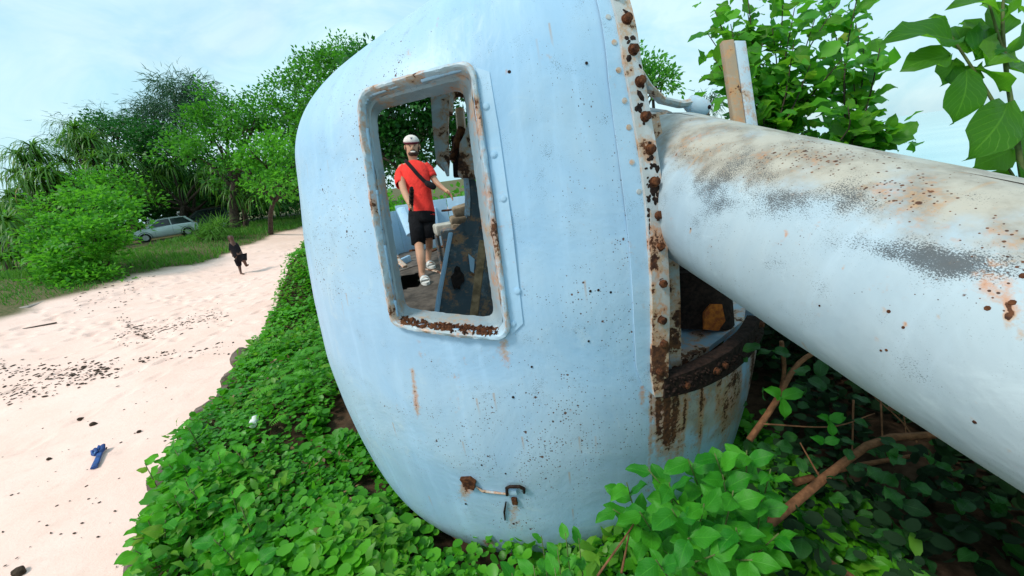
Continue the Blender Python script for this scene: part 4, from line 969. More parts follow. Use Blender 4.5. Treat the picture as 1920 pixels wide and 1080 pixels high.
# ------------------------------------------------------------------ cars
M['tyre'] = simple('tyre', (.015, .015, .016), .85, 0, .2, 30); M['rim'] = simple('wheel_rim', (.45, .46, .48), .35, .6, .1, 10, .05)
M['glass'] = simple('car_glass', (.015, .022, .03), .08, 0, .1, 3, 0, .001, .6)
M['lamp_clear'] = simple('lamp_clear', (.6, .68, .7), .15, 0, .1); M['lamp_red'] = simple('lamp_red', (.4, .02, .02), .3, 0, .1); M['trim'] = simple('black_trim', (.02, .02, .022), .6, 0, .1)
def carpaint(name, c):
    g = G(name); co = g.obj(); a = g.noise(co, 3, 4, .6)
    return g.done(g.pbr(g.mix(g.rng(a, .3, .7), tuple(x * .9 for x in c), c), .28, .15, None, .5, Coat_Weight=.4))
M['silver'] = carpaint('silver_paint', (.68, .77, .78)); M['darkcar'] = carpaint('dark_green_paint', (.02, .045, .045)); M['whitecar'] = carpaint('white_paint', (.65, .68, .68))
def car(loc, heading, kind, mat, label, open_door=False, group=None):
    """local: x forward, y left, z up; every part its own mesh in world space"""
    fx = np.array([math.cos(heading), math.sin(heading), 0]); ly = np.array([-fx[1], fx[0], 0]); up = np.array([0, 0, 1.0]); o = np.array(loc, float)
    T = lambda x, y, z: o + fx * x + ly * y + up * z
    root = empty('parked_car', loc); tag(root, label, 'car', group)
    tall = 1.18 if kind == 'suv' else 1.0
    # lower body sections along x: (x, half width, sill z, shoulder z)
    sec = [(-1.98, .62, .42, .70), (-1.93, .78, .30, .86), (-1.5, .84, .24, .93), (-.7, .86, .22, .94), (.3, .86, .22, .92), (.95, .85, .23, .90), (1.5, .82, .25, .80), (1.86, .74, .30, .66), (1.99, .58, .36, .54)]
    V_ = []; 
    for (x, hw, zs_, zt_) in sec:
        zs_ *= tall; zt_ *= tall
        for (yy, zq) in ((-hw * .92, zs_), (-hw, zs_ + .16), (-hw, zt_ - .12), (-hw * .93, zt_), (-hw * .45, zt_ + .05), (hw * .45, zt_ + .05), (hw * .93, zt_), (hw, zt_ - .12), (hw, zs_ + .16), (hw * .92, zs_)): V_.append(T(x, yy, zq))
    n = 10; Fc = [(i * n + k, i * n + (k + 1) % n, (i + 1) * n + (k + 1) % n, (i + 1) * n + k) for i in range(len(sec) - 1) for k in range(n)] + [tuple(range(n)), tuple((len(sec) - 1) * n + k for k in range(n - 1, -1, -1))]
    bo_ = MB().add(V_, Fc).build('body', mat, root, smooth=True)
    zr = 1.47 * tall; zb_ = .95 * tall
    # cabin as glass house + roof + pillars
    low_ = [(-1.72, .74), (.98, .74)]; top_ = [(-1.30 if kind != 'suv' else -1.62, .58), (.18, .60)]
    P = {}
    for nm, (x, hw), zq in (('rl', low_[0], zb_), ('fl', low_[1], zb_ - .02), ('rt', top_[0], zr - .05), ('ft', top_[1], zr - .03)):
        P[nm + 'L'] = T(x, hw, zq); P[nm + 'R'] = T(x, -hw, zq)
    quads = {'side_window': [('rlL', 'flL', 'ftL', 'rtL'), ('rlR', 'flR', 'ftR', 'rtR')], 'windscreen': [('flL', 'flR', 'ftR', 'ftL')], 'rear_window': [('rlL', 'rlR', 'rtR', 'rtL')]}
    for nm, qs in quads.items():
        for q in qs:
            pts = [P[k] for k in q]; c_ = sum(pts) / 4; nn_ = unit(np.cross(pts[1] - pts[0], pts[3] - pts[0])); nn_ = nn_ if nn_ @ (c_ - T(-.3, 0, 1.1)) > 0 else -nn_
            MB().slab([p for p in pts], -nn_, .03).build(nm, M['glass'], root)
    ro = MB(); V_ = []
    for x, k in ((-1.42 if kind != 'suv' else -1.70, .0), (-1.1, 1), (-.5, 1.15), (-.0, 1), (.26, .1)):
        for yy in (-.62, -.45, 0, .45, .62): V_.append(T(x, yy, zr - .055 + .075 * k * (1 - (yy / .66) ** 2 * .8)))
    nb = len(V_); V_ += [v - up * .04 for v in V_]; Fc = []
    for i in range(4):
        for k in range(4): Fc += [(i * 5 + k, i * 5 + k + 1, (i + 1) * 5 + k + 1, (i + 1) * 5 + k), (nb + i * 5 + k, nb + (i + 1) * 5 + k, nb + (i + 1) * 5 + k + 1, nb + i * 5 + k + 1)]
    rim_ = [0, 1, 2, 3, 4, 9, 14, 19, 24, 23, 22, 21, 20, 15, 10, 5]
    for a, b in zip(rim_, rim_[1:] + rim_[:1]): Fc.append((a, b, nb + b, nb + a))
    ro.add(V_, Fc).build('roof', mat, root, smooth=False)
    for sd_ in 'LR':
        for a, b, r_ in (('fl', 'ft', .035), ('rl', 'rt', .07)): MB().tube([P[a + sd_], P[b + sd_]], r_, 6).build('pillar', mat, root)
        y0 = .77 if sd_ == 'L' else -.77
        MB().tube([T(-.42, y0 * .96, zb_), T(-.42, y0 * .79, zr - .04)], .035, 6).build('pillar', mat if kind != 'suv' else M['trim'], root)
        s_ = 1 if sd_ == 'L' else -1
        MB().ell(T(.72, s_ * .94, zb_ + .05), .08, .10, .07, fx, ly, 8, 6).build('mirror', mat, root)
        MB().box(T(1.72, s_ * .56, .62 * tall), .30, .22, .13, unit(fx - up * .5 - ly * s_ * .35), unit(ly + fx * s_ * .4), bev=.03).build('headlight', M['lamp_clear'], root)
        MB().box(T(-1.90, s_ * .62, .82 * tall), .10, .18, .24, fx, ly, bev=.02).build('tail_light', M['lamp_red'], root)
        for xw in (1.22, -1.22):
            c_ = T(xw, s_ * .78, .31); t_ = empty_child('wheel', c_, root); rr_ = .31
            MB().tube([c_ - ly * s_ * .09, c_ - ly * s_ * .07, c_ + ly * s_ * .07, c_ + ly * s_ * .09], [rr_ * .9, rr_, rr_, rr_ * .86], 22).build('tyre', M['tyre'], t_)
            MB().tube([c_ + ly * s_ * .07, c_ + ly * s_ * .10], [rr_ * .66, rr_ * .58], 16).build('rim', M['rim'], t_)
            MB().tube([T(xw + .385 * math.cos(a), s_ * .865, .31 + .385 * math.sin(a)) for a in np.linspace(-.2, math.pi + .2, 12)], .025, 6, squash=.5).build('wheel_arch', M['trim'], root)
        for xd in (.62, -.42): MB().box(T(xd, s_ * .868, .62 * tall), .008, .012, .5 * tall, fx, ly).build('door_gap', M['trim'], root)
        MB().box(T(-.2, s_ * .875, .76 * tall), .16, .02, .03, fx, ly, bev=.005).build('door_handle', mat, root)
    MB().box(T(1.95, 0, .50 * tall), .10, .86, .13, fx, ly, bev=.02).build('grille', M['trim'], root)
    MB().box(T(1.93, 0, .34 * tall), .12, 1.0, .09, fx, ly, bev=.02).build('lower_intake', M['trim'], root)
    MB().box(T(2.01, 0, .43 * tall), .01, .42, .10, fx, ly).build('number_plate', M['white'], root)
    if open_door:
        h0 = T(.75, -.86, .3); dv = unit(-fx * .25 - ly * 1.0); dr = empty_child('open_door', h0, root)
        MB().slab([h0, h0 + dv * 1.0, h0 + dv * 1.02 + up * .6, h0 + up * .6], fx, .05).build('door_panel', mat, dr)
        MB().tube([h0 + up * .6 + dv * .02, h0 + up * 1.12 + dv * .30, h0 + up * 1.16 + dv * .86, h0 + up * .6 + dv * 1.0], .028, 6).build('door_window_frame', M['whitecar'], dr)
    return root
cz = float(ground_z(-20, 24.6))
def head_from(p, q): d = q - p; return math.atan2(d[1], d[0])
pz = at(314, 447, 30); car((pz[0], pz[1], float(ground_z(pz[0], pz[1]))), RAD(224), 'hatch', M['silver'], 'small pale silver hatchback parked on the grass with a far side door open', True)
pz = at(378, 405, 34); car((pz[0], pz[1], float(ground_z(pz[0], pz[1]))), RAD(222), 'suv', M['darkcar'], 'dark green vehicle parked behind the silver hatchback in shade')
# standing figure beside the dark vehicle
pp = at(337, 402, 33); pz_ = float(ground_z(pp[0], pp[1])); pp[2] = pz_
fg = empty('person', pp); tag(fg, 'distant person in dark shirt and white hat near parked cars', 'person')
q = lambda x, z: pp + cr * x + np.array([0, 0, z])
skin_obj('body', [(q(0, .95), (.16, .12)), (q(0, 1.2), (.16, .12)), (q(0, 1.42), (.18, .12)), (q(0, 1.52), .06), (q(0, 1.64), (.09, .1)), (q(.10, .5), .075), (q(.11, .08), .05), (q(-.10, .5), .075), (q(-.11, .08), .05), (q(.25, 1.2), .05), (q(.27, .95), .04), (q(-.25, 1.2), .05), (q(-.27, .95), .04)],
         [(0, 1), (1, 2), (2, 3), (3, 4), (0, 5), (5, 6), (0, 7), (7, 8), (2, 9), (9, 10), (2, 11), (11, 12)], M['skin_dark'], fg, 0, 1)
M['purple'] = cloth('dark_purple_cloth', (.03, .015, .04))
skin_obj('shirt', [(q(0, .9), (.2, .15)), (q(0, 1.2), (.2, .15)), (q(0, 1.42), (.22, .15))], [(0, 1), (1, 2)], M['purple'], fg, 0, 2)
MB().tube([q(0, 1.70), q(0, 1.72), q(0, 1.74), q(0, 1.86)], [.05, .24, .14, .11], 14).build('hat', M['white'], fg)

# ------------------------------------------------------------------ vegetation
M['leaf_big'] = leaf_mat('leaf_big', (.014, .17, .010), (.07, .34, .016), .38, True, True, .42, None)
M['leaf_backlit'] = leaf_mat('leaf_backlit', (.025, .15, .010), (.13, .33, .014), .55, True, True, .42, (.28, .34, .03))  # yellow-green raised: backlight through the leaves is put into the colour
M['leaf_shaded'] = leaf_mat('leaf_shaded', (.005, .045, .006), (.022, .12, .012), .25, True, True, .5)  # green lowered: shade under the barrel is put into the leaf colour
M['leaf_edge'] = leaf_mat('leaf_edge', (.020, .21, .008), (.10, .40, .012), .38, True, True, .45, (.26, .36, .04))
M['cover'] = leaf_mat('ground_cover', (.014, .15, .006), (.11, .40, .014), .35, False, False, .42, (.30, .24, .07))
M['shaded_mass'] = leaf_mat('shaded_mass', (.003, .016, .004), (.009, .045, .007), .2, False, False, .85)  # near-black green, deep shade of the thicket painted into the leaves
M['tree_a'] = leaf_mat('tree_leaf_green', (.012, .10, .010), (.085, .31, .018), .38, False, False, .5)
M['tree_b'] = leaf_mat('tree_leaf_bright', (.018, .16, .012), (.12, .39, .02), .4, False, False, .5)
M['tree_c'] = leaf_mat('tree_leaf_dark', (.010, .055, .020), (.045, .13, .05), .3, False, False, .55)
M['tree_d'] = leaf_mat('tree_leaf_deep', (.006, .055, .010), (.03, .16, .018), .3, False, False, .5)
M['pandan'] = leaf_mat('strap_leaf', (.02, .11, .010), (.13, .30, .03), .3, False, False, .45, (.26, .17, .06))
M['grass'] = leaf_mat('grass_blade', (.03, .14, .015), (.12, .30, .03), .3, False, False, .6, (.30, .23, .10))
M['leaf_herb'] = leaf_mat('leaf_herb', (.05, .19, .012), (.17, .38, .03), .35)
M['leaf_dead'] = leaf_mat('leaf_dead', (.07, .035, .015), (.28, .17, .07), .2)
M['bark'] = simple('bark', (.06, .045, .035), .9, 0, .4, 10, .8, .03, .15)
M['twig'] = simple('red_brown_twig', (.17, .075, .035), .8, 0, .35, 30, .5, .01, .2)
M['twig_green'] = simple('green_twig', (.10, .13, .04), .7, 0, .3, 30, .3, .01, .2)

def make_leaf(seed, wd=.62, curl=.25, rows=8, cols=5):
    r = np.random.default_rng(seed); V_ = []; UV = []; Fc = []
    ph = r.uniform(0, 6.28, 3); tw = r.uniform(-.25, .25)
    for i in range(rows):
        t = i / (rows - 1); half = wd / 2 * (max(0, math.sin(math.pi * min(1, t ** .78))) ** .62 * (.62 + .55 * t * (1.25 - t)) * 1.25 + .012)
        for j in range(cols):
            s_ = -1 + 2 * j / (cols - 1); wav = .075 * math.sin(t * 9 + ph[0] + s_ * 2) * abs(s_) + .03 * math.sin(t * 5 + ph[2])
            x = s_ * half * (1 + .07 * math.sin(t * 17 + ph[1]) * abs(s_)); z = .20 * abs(s_) * half - curl * (t - .15) ** 2 + wav + tw * s_ * half * t
            V_.append((x, t, z)); UV.append((s_, t))
    for i in range(rows - 1):
        for j in range(cols - 1): a = i * cols + j; Fc.append((a, a + 1, a + cols + 1, a + cols))
    return np.array(V_), np.array(Fc), np.array(UV)
LEAF = {}
def leaf_variants(key, mat, n=6, wd=.62, curl=.3):
    out = []
    for k in range(n):
        V_, Fc, UV = make_leaf(100 + k * 7 + len(LEAF) * 31, wd * random.uniform(.85, 1.15), curl * random.uniform(.2, 1.5)); me = raw_mesh('leaf', V_, Fc, True, UV); me.materials.append(mat); out.append(me)
    LEAF[key] = out
leaf_variants('big', M['leaf_big']); leaf_variants('top', M['leaf_backlit']); leaf_variants('under', M['leaf_shaded']); leaf_variants('edge', M['leaf_edge'], 6, .68, .25)
def frame_m(pos, d, nrm, size, wscale=1.0):
    y = unit(d); x = unit(np.cross(y, nrm)); z = np.cross(x, y)
    A = np.eye(4); A[:3, 0] = x * size * wscale; A[:3, 1] = y * size; A[:3, 2] = z * size; A[:3, 3] = pos; return Matrix(A.tolist())
def leaf_obj(key, parent, pos, d, nrm, size, wscale=1.0):
    o = bpy.data.objects.new('leaf', random.choice(LEAF[key])); COL.objects.link(o); o.parent = parent
    o.matrix_parent_inverse = Matrix.Translation(parent.location).inverted(); o.matrix_basis = frame_m(pos, d, nrm, size, wscale); return o
def twig(parent, pts, r0, r1, mat, n=9, name='branch'):
    P = spline(pts, n); MB().tube(P, list(np.linspace(r0, r1, n)), 6).build(name, mat, parent, smooth=True); return P
UP = np.array([0, 0, 1.0])
def leafy_shoot(parent, P, key, size, count, face=None, from_t=.35, droop=.0, wscale=1.0):
    n = len(P)
    for k in range(count):
        t = from_t + (1 - from_t) * (k + .5) / count; i = min(int(t * (n - 1)), n - 2); f = t * (n - 1) - i; p = P[i] + (P[i + 1] - P[i]) * f; d = unit(P[i + 1] - P[i])
        a = k * 2.4 + rng.uniform(-.5, .5); s1 = unit(np.cross(d, UP) + 1e-3); s2 = np.cross(s1, d); rad = math.cos(a) * s1 + math.sin(a) * s2
        ld = unit(d * (.35 + .5 * t) + rad * 1.0 + UP * (-droop) + rng.normal(0, .15, 3))
        fc = unit(UP * .9 + (unit(CAM - p) * .55 if face is None else face) + rng.normal(0, .28, 3))
        leaf_obj(key, parent, p + rad * .004, ld, fc, size * rng.uniform(.65, 1.15) * (1.05 - .25 * t), wscale)

def tri_leaf_field(P, D, Nn, size, wd, tmpl):
    """instances a template (k verts, faces) at many places -> verts, faces"""
    TV, TF = tmpl; Y = D / np.linalg.norm(D, axis=1, keepdims=True); X = np.cross(Y, Nn); X /= np.linalg.norm(X, axis=1, keepdims=True) + 1e-9; Z = np.cross(X, Y)
    V_ = P[:, None, :] + size[:, None, None] * (TV[None, :, 0:1] * wd * X[:, None, :] + TV[None, :, 1:2] * Y[:, None, :] + TV[None, :, 2:3] * Z[:, None, :])
    k = len(TV); F_ = (TF[None] + (np.arange(len(P)) * k)[:, None, None]).reshape(-1, TF.shape[1]); return V_.reshape(-1, 3), F_, k
DIA = (np.array([(0, 0, 0), (.5, .45, .12), (0, 1, -.12), (-.5, .45, .12)]), np.array([(0, 1, 2, 3)]))
_rv = [(0, .5, -.06)] + [(.5 * math.sin(a), .5 - .5 * math.cos(a) * (1 if math.cos(a) < 0 else .92), .05 + .05 * math.cos(2 * a)) for a in np.linspace(0, 2 * math.pi, 9)[:-1]]
ROUND = (np.array(_rv), np.array([(0, 1 + k, 1 + (k + 1) % 8) for k in range(8)]))
NEEDLE = (np.array([(-.5, 0, 0), (.5, 0, 0), (.35, .55, -.06), (0, 1, -.22), (-.35, .55, -.06)]), np.array([(0, 1, 2), (0, 2, 4), (4, 2, 3)]))

def rnd_dirs(n): v = rng.normal(size=(n, 3)); return v / np.linalg.norm(v, axis=1, keepdims=True)

# ---- trees of the shore wood
def blob_leaves(blobs, n_clusters, per, spread, size, flat=.75, up_bias=.5, shell=.55):
    P, D, Nn, S, Rn = [], [], [], [], []
    for (c, rad) in blobs:
        c = np.array(c); rad = np.array(rad); nc_ = max(4, int(n_clusters * (rad.prod() ** (2 / 3)) / 3.0))
        dirs = rnd_dirs(nc_); dirs[:, 2] = np.where(dirs[:, 2] < -.45, -dirs[:, 2], dirs[:, 2]); rr = shell + (1 - shell) * rng.random(nc_) ** .6
        lump = 1 + .16 * np.sin(dirs[:, 0] * 5 + c[0]) * np.sin(dirs[:, 1] * 5 + c[1]) + .14 * np.sin(dirs[:, 2] * 7 + c[2])
        cc = c + dirs * rad * (rr * lump)[:, None]; base = rng.random(nc_)
        for k in range(nc_):
            m_ = int(per * rng.uniform(.6, 1.4)); off = rng.normal(0, 1, (m_, 3)) * spread * [1, 1, flat]; p = cc[k] + off
            P.append(p); d = off / spread * .6 + dirs[k] * .7 + rng.normal(0, .5, (m_, 3)); d[:, 2] -= .15; D.append(d)
            nn_ = rng.normal(0, .5, (m_, 3)) + [0, 0, up_bias] + dirs[k] * .5; Nn.append(nn_); S.append(size * rng.uniform(.6, 1.3, m_)); Rn.append(np.clip(.55 * base[k] + .45 * rng.random(m_), 0, 1))
    return np.vstack(P), np.vstack(D), np.vstack(Nn), np.concatenate(S), np.concatenate(Rn)
def tree(name, label, foot, blobs, mat, n_clusters=26, per=46, spread=.34, size=.24, trunk_r=.2, group='trees of the shore wood', tmpl=DIA, wd=.62, flat=.7, lean=None, cat='tree'):
    foot = np.array(foot, float); root = empty(name, foot); tag(root, label, cat, group)
    B_ = [(np.array(c), np.array(r_ if not np.isscalar(r_) else (r_, r_, r_ * .85))) for c, r_ in blobs]
    P, D, Nn, S, Rn = blob_leaves(B_, n_clusters, per, spread, size, flat)
    if tmpl is NEEDLE: D[:, 2] -= .9; Nn = rnd_dirs(len(P))
    V_, F_, k = tri_leaf_field(P, D, Nn, S, wd, tmpl); put('crown', raw_mesh('crown', V_, F_, True, None, {'rnd': np.repeat(Rn, k)}), mat, root)
    m = MB(); ctr = sum(c for c, _ in B_) / len(B_); fork = foot + (ctr - foot) * .55 + rng.normal(0, .15, 3)
    m.tube(spline([foot - [0, 0, .2], foot + (fork - foot) * .5 + rng.normal(0, .12, 3), fork], 8), list(np.linspace(trunk_r * 1.2, trunk_r * .7, 8)), 9)
    for c, r_ in B_:
        m.tube(spline([fork - (fork - foot) * .12, (fork + c) / 2 + rng.normal(0, .2, 3), c + [0, 0, r_[2] * .3]], 7), list(np.linspace(trunk_r * .55, .03, 7)), 6)
        for q in range(4):
            e = c + rnd_dirs(1)[0] * r_ * .8; m.tube([c - (c - fork) * .25, (c + e) / 2 + rng.normal(0, .1, 3), e], [trunk_r * .25, .04, .015], 5)
    m.build('trunk', M['bark'], root, smooth=True)
    return root
def pb(px, py, d, rpx, asp=.85): r_ = rpx * d / FPX; return (at(px, py, d), (r_, r_, r_ * asp))
def gfoot(px, py, d):
    p = at(px, py, d); p[2] = float(ground_z(p[0], p[1])); return p

tree('shore_tree', 'tall broad green tree at the right end of the wood', gfoot(620, 380, 29), [pb(600, 150, 29, 62), pb(655, 118, 31, 45), pb(560, 190, 29, 55), pb(640, 190, 28, 60), pb(600, 250, 28, 70), pb(690, 170, 30, 70), pb(540, 250, 28, 45)], M['tree_a'], trunk_r=.3)
tree('shore_tree', 'round green tree with dense crown in the middle of the wood', gfoot(430, 400, 27), [pb(430, 225, 27, 52), pb(385, 245, 27, 45), pb(470, 250, 26, 52), pb(420, 290, 26, 60), pb(350, 290, 27, 42), pb(500, 215, 28, 40), pb(455, 330, 25.5, 40)], M['tree_a'], trunk_r=.28)
tree('shore_tree', 'light green small tree leaning over the grass beside the turret', gfoot(495, 402, 25), [pb(500, 300, 23, 42), pb(535, 345, 22, 38), pb(465, 320, 23, 36), pb(560, 300, 23, 40), pb(520, 275, 24, 34), pb(490, 350, 22.5, 28), pb(575, 350, 22.5, 35)], M['tree_b'], size=.22, trunk_r=.13)
tree('shore_tree', 'dark green tree with open crown behind the pandanus trees', gfoot(245, 420, 33), [pb(215, 250, 32, 40), pb(265, 265, 31, 42), pb(185, 240, 33, 28), pb(240, 310, 31, 50), pb(300, 290, 31, 50), pb(165, 290, 32, 40)], M['tree_d'], n_clusters=26, per=46, trunk_r=.22)
tree('casuarina_tree', 'feathery dark casuarina rising above the wood', gfoot(330, 390, 36), [pb(330, 180, 36, 36), pb(290, 215, 36, 32), pb(375, 185, 37, 34), pb(345, 225, 36, 42), pb(265, 240, 36, 26), pb(395, 215, 36, 30), pb(310, 260, 36, 44)], M['tree_c'], n_clusters=20, per=80, spread=.5, size=.6, tmpl=NEEDLE, wd=.085, trunk_r=.25, flat=.9)
tree('casuarina_tree', 'thin wispy casuarina left of the tall one', gfoot(160, 440, 38), [pb(150, 235, 38, 26), pb(195, 225, 38, 24), pb(130, 265, 38, 22)], M['tree_c'], n_clusters=18, per=50, spread=.5, size=.5, tmpl=NEEDLE, wd=.06, trunk_r=.16, flat=.9)
tree('shore_tree', 'deep green tree behind the parked cars', gfoot(360, 405, 36), [pb(360, 330, 35, 60), pb(300, 350, 35, 55), pb(420, 350, 34, 55), pb(470, 370, 33, 40), pb(250, 370, 35, 50)], M['tree_d'], trunk_r=.25)
tree('shore_tree', 'deep green tree beside the turret edge behind the light green tree', gfoot(590, 400, 34), [pb(560, 330, 33, 60), pb(610, 300, 34, 70), pb(500, 380, 33, 40), pb(580, 385, 33, 40)], M['tree_d'], trunk_r=.25)
tree('shore_tree', 'deep green tree far left behind the pandanus trees', gfoot(100, 470, 34), [pb(100, 400, 33, 60), pb(40, 430, 33, 55), pb(170, 380, 33, 60), pb(220, 400, 33, 50)], M['tree_d'], trunk_r=.25)
tree('shore_tree', 'bright leafy tree between the two left pandanus trees', gfoot(110, 480, 24), [pb(115, 395, 23, 36), pb(165, 360, 24, 40), pb(210, 350, 24, 36), pb(75, 420, 23, 34), pb(250, 375, 24, 34), pb(30, 440, 23, 34)], M['tree_b'], size=.22, trunk_r=.15)
# trees behind the turret
def bfoot(px, d): p = at(px, 300, d); p[2] = 1.0; return p
tree('shore_tree', 'dark leafy tree behind the man, filling the window', bfoot(740, 13), [pb(740, 200, 13, 75), pb(700, 290, 13, 70), pb(800, 210, 13.5, 75), pb(770, 290, 14, 70), pb(850, 280, 14, 70), pb(720, 140, 13.5, 60), pb(840, 160, 14, 60)], M['tree_d'], n_clusters=60, per=60, spread=.26, size=.19, trunk_r=.18)
tree('shore_tree', 'round green tree peeping past the bolted flange', bfoot(1215, 17), [pb(1225, 135, 17, 36), pb(1190, 125, 17, 34), pb(1240, 165, 17, 30), pb(1200, 180, 17, 40)], M['tree_a'], n_clusters=40, per=50, spread=.24, size=.2, trunk_r=.15)
tree('casuarina_tree', 'small wispy casuarina above the sight arm', bfoot(1322, 26), [pb(1310, 190, 26, 18), pb(1335, 185, 26, 16), pb(1325, 205, 26, 20)], M['tree_c'], n_clusters=18, per=30, spread=.32, size=.5, tmpl=NEEDLE, wd=.08, trunk_r=.1, flat=.9)
# far wood
far = []
for k in range(80):
    px = rng.uniform(-80, 720); d = rng.uniform(38, 47); far.append((at(px, np.interp(px, [-80, 720], [470, 355]) - rng.uniform(-5, 50), d), np.array([3.0, 3.0, 2.2]) * rng.uniform(.7, 1.1)))
P, D, Nn, S, Rn = blob_leaves(far, 7, 40, .55, .42); V_, F_, k = tri_leaf_field(P, D, Nn, S, .7, DIA)
tag(put('far_wood', raw_mesh('far_wood', V_, F_, True, None, {'rnd': np.repeat(Rn, k)}), M['tree_d']), 'dark mass of distant wood behind the trees', 'wood', None, 'stuff')

# ---- pandanus with long hanging strap leaves
def rosette(c, n, ln, wd_, axis, P, R_):
    V_, F_, Rn = P
    for k in range(n):
        a = k * 2.399; el = rng.uniform(-.5, .85); d = unit(np.array([math.cos(a), math.sin(a), 0]) * math.cos(el) + axis * math.sin(el)); side = unit(np.cross(d, [0, 0, 1]) + 1e-4)
        L_ = ln * rng.uniform(.7, 1.15); b = len(V_); rv = rng.random() * (0.6 if el > .1 else 1.0); p = np.array(c); seg = 6
        for i in range(seg + 1):
            t = i / seg; w_ = wd_ * (1 - t) ** .7 * .5 + .004
            V_.append(p - side * w_); V_.append(p + side * w_); Rn += [rv, rv]
            d = unit(d + np.array([0, 0, -1.15]) * t); p = p + d * L_ / seg
        for i in range(seg): F_.append((b + 2 * i, b + 2 * i + 1, b + 2 * i + 3, b + 2 * i + 2))
def pandanus(label, foot, heads, n=70, ln=1.7, wd_=.10):
    root = empty('pandanus_tree', foot); tag(root, label, 'pandanus tree', 'pandanus trees with hanging strap leaves'); foot = np.array(foot); V_, F_, Rn = [], [], []; m = MB()
    ctr = sum(np.array(h) for h in heads) / len(heads); fork = foot + (ctr - foot) * .5
    m.tube(spline([foot - [0, 0, .2], (foot + fork) / 2 + rng.normal(0, .1, 3), fork], 6), list(np.linspace(.2, .14, 6)), 8)
    for h in heads:
        h = np.array(h); m.tube(spline([fork, (fork + h) / 2 + rng.normal(0, .15, 3), h], 6), list(np.linspace(.11, .06, 6)), 6)
        rosette(h, n, ln * rng.uniform(.85, 1.15), wd_, unit(np.array([0, 0, 1.0]) + rng.normal(0, .2, 3)), (V_, F_, Rn), None)
    put('crown', raw_mesh('crown', np.array(V_), np.array(F_), True, None, {'rnd': np.array(Rn)}), M['pandan'], root); m.build('trunk', M['bark'], root, smooth=True)
def ph(px, py, d): return at(px, py, d)
pandanus('tall pandanus at the left edge against the sky', gfoot(95, 470, 25), [ph(x, y, 25 + q) for x, y, q in ((60, 275, 0), (35, 290, 0), (70, 325, -1), (110, 330, 0), (50, 300, 0), (75, 290, 1), (30, 325, 0), (90, 320, -1), (55, 345, -1), (20, 365, 0), (85, 360, .5), (45, 385, -1), (100, 350, 1))], 60, 1.8)
pandanus('tallest pandanus, above the leafy bush', gfoot(215, 440, 27), [ph(x, y, 27 + q) for x, y, q in ((140, 240, 0), (170, 262, 0), (190, 320, -1), (110, 330, 0), (230, 300, 0), (135, 265, 0), (160, 255, 1), (120, 300, 0), (175, 300, -1), (145, 330, -1), (200, 290, 0), (220, 330, .5), (180, 350, -1), (250, 350, 1), (150, 285, 1))], 64, 1.8)
pandanus('yellowish low pandanus at the left picture edge', gfoot(30, 530, 20), [ph(x, y, 20 + q) for x, y, q in ((15, 410, 0), (40, 440, -1), (-10, 450, 0), (10, 480, -1), (60, 470, .5), (-30, 420, 0))], 60, 1.6)
pandanus('pandanus with hanging leaves over the parked cars', gfoot(345, 420, 32), [ph(x, y, 31 + q) for x, y, q in ((290, 330, 0), (320, 310, 0), (345, 345, 1), (265, 355, 0), (380, 330, 1), (410, 310, 0))], 56, 2.0)
pandanus('pandanus with brown hanging leaves beside the light green tree', gfoot(450, 405, 28), [ph(x, y, 28 + q) for x, y, q in ((430, 335, 0), (460, 345, 0), (405, 345, 0), (480, 365, -1), (440, 365, -1), (510, 370, 0))], 56, 1.9)

# ---- big bush before the wood
def bush(name, label, blobs, mat, n_clusters, per, spread, size, group=None, wd=.7, tmpl=DIA, cat='bush'):
    B_ = [(np.array(c), np.array(r_)) for c, r_ in blobs]; ctr = sum(c for c, _ in B_) / len(B_); foot = ctr.copy(); foot[2] = min(c[2] - r_[2] for c, r_ in B_)
    root = empty(name, foot); tag(root, label, cat, group)
    P, D, Nn, S, Rn = blob_leaves(B_, n_clusters, per, spread, size, .6, .9, .45); V_, F_, k = tri_leaf_field(P, D, Nn, S, wd, tmpl)
    put('foliage', raw_mesh('foliage', V_, F_, True, None, {'rnd': np.repeat(Rn, k)}), mat, root)
    m = MB()
    for c, r_ in B_: m.tube(spline([foot, (foot + c) / 2 + rng.normal(0, .1, 3), c + [0, 0, r_[2] * .4]], 6), list(np.linspace(.06, .015, 6)), 6)
    m.build('stem', M['bark'], root, smooth=True); return root
ROUND_B = ROUND
bush('leafy_bush', 'large bright green bush on the sand edge left of the hatchback', [pb(196, 395, 16.5, 50, .7), pb(125, 430, 16, 46, .7), pb(222, 425, 16, 34, .75), pb(85, 465, 15.5, 34, .7), pb(185, 460, 15.5, 62, .8), pb(150, 520, 15, 48, .9), pb(198, 492, 15.5, 42, .9), pb(160, 375, 17, 36, .7), pb(115, 500, 15.3, 44), pb(55, 478, 15.5, 26, .6), pb(190, 535, 14.8, 36), pb(145, 548, 14.4, 34), pb(100, 535, 14.8, 32)], M['tree_b'], 60, 46, .19, .17)
bush('leafy_bush', 'dark shrub at the bottom of the left edge beside the concrete', [pb(10, 565, 17, 26), pb(-20, 540, 17, 36), pb(25, 540, 17.5, 20)], M['tree_a'], 34, 40, .2, .17)
bush('leafy_bush', 'low green plants behind the blue wall, left in the window', [((-2.6, 9.2, 1.75), (1.0, .7, .6)), ((-1.8, 9.0, 1.8), (.8, .6, .6))], M['tree_b'], 60, 40, .14, .13)
bush('leafy_bush', 'bright low plants behind the blue wall, beside the hand', [((-.5, 9.2, 1.95), (1.0, .7, .5)), ((.5, 9.4, 1.9), (1.0, .7, .5))], M['tree_b'], 60, 40, .14, .13)
bush('grass_clump', 'dry tussock of long grass right of the hatchback', [pb(395, 437, 23, 20, .6), pb(365, 440, 23, 15, .6), pb(420, 428, 23.5, 14, .6)], M['grass'], 60, 40, .2, .7, None, .05, NEEDLE)
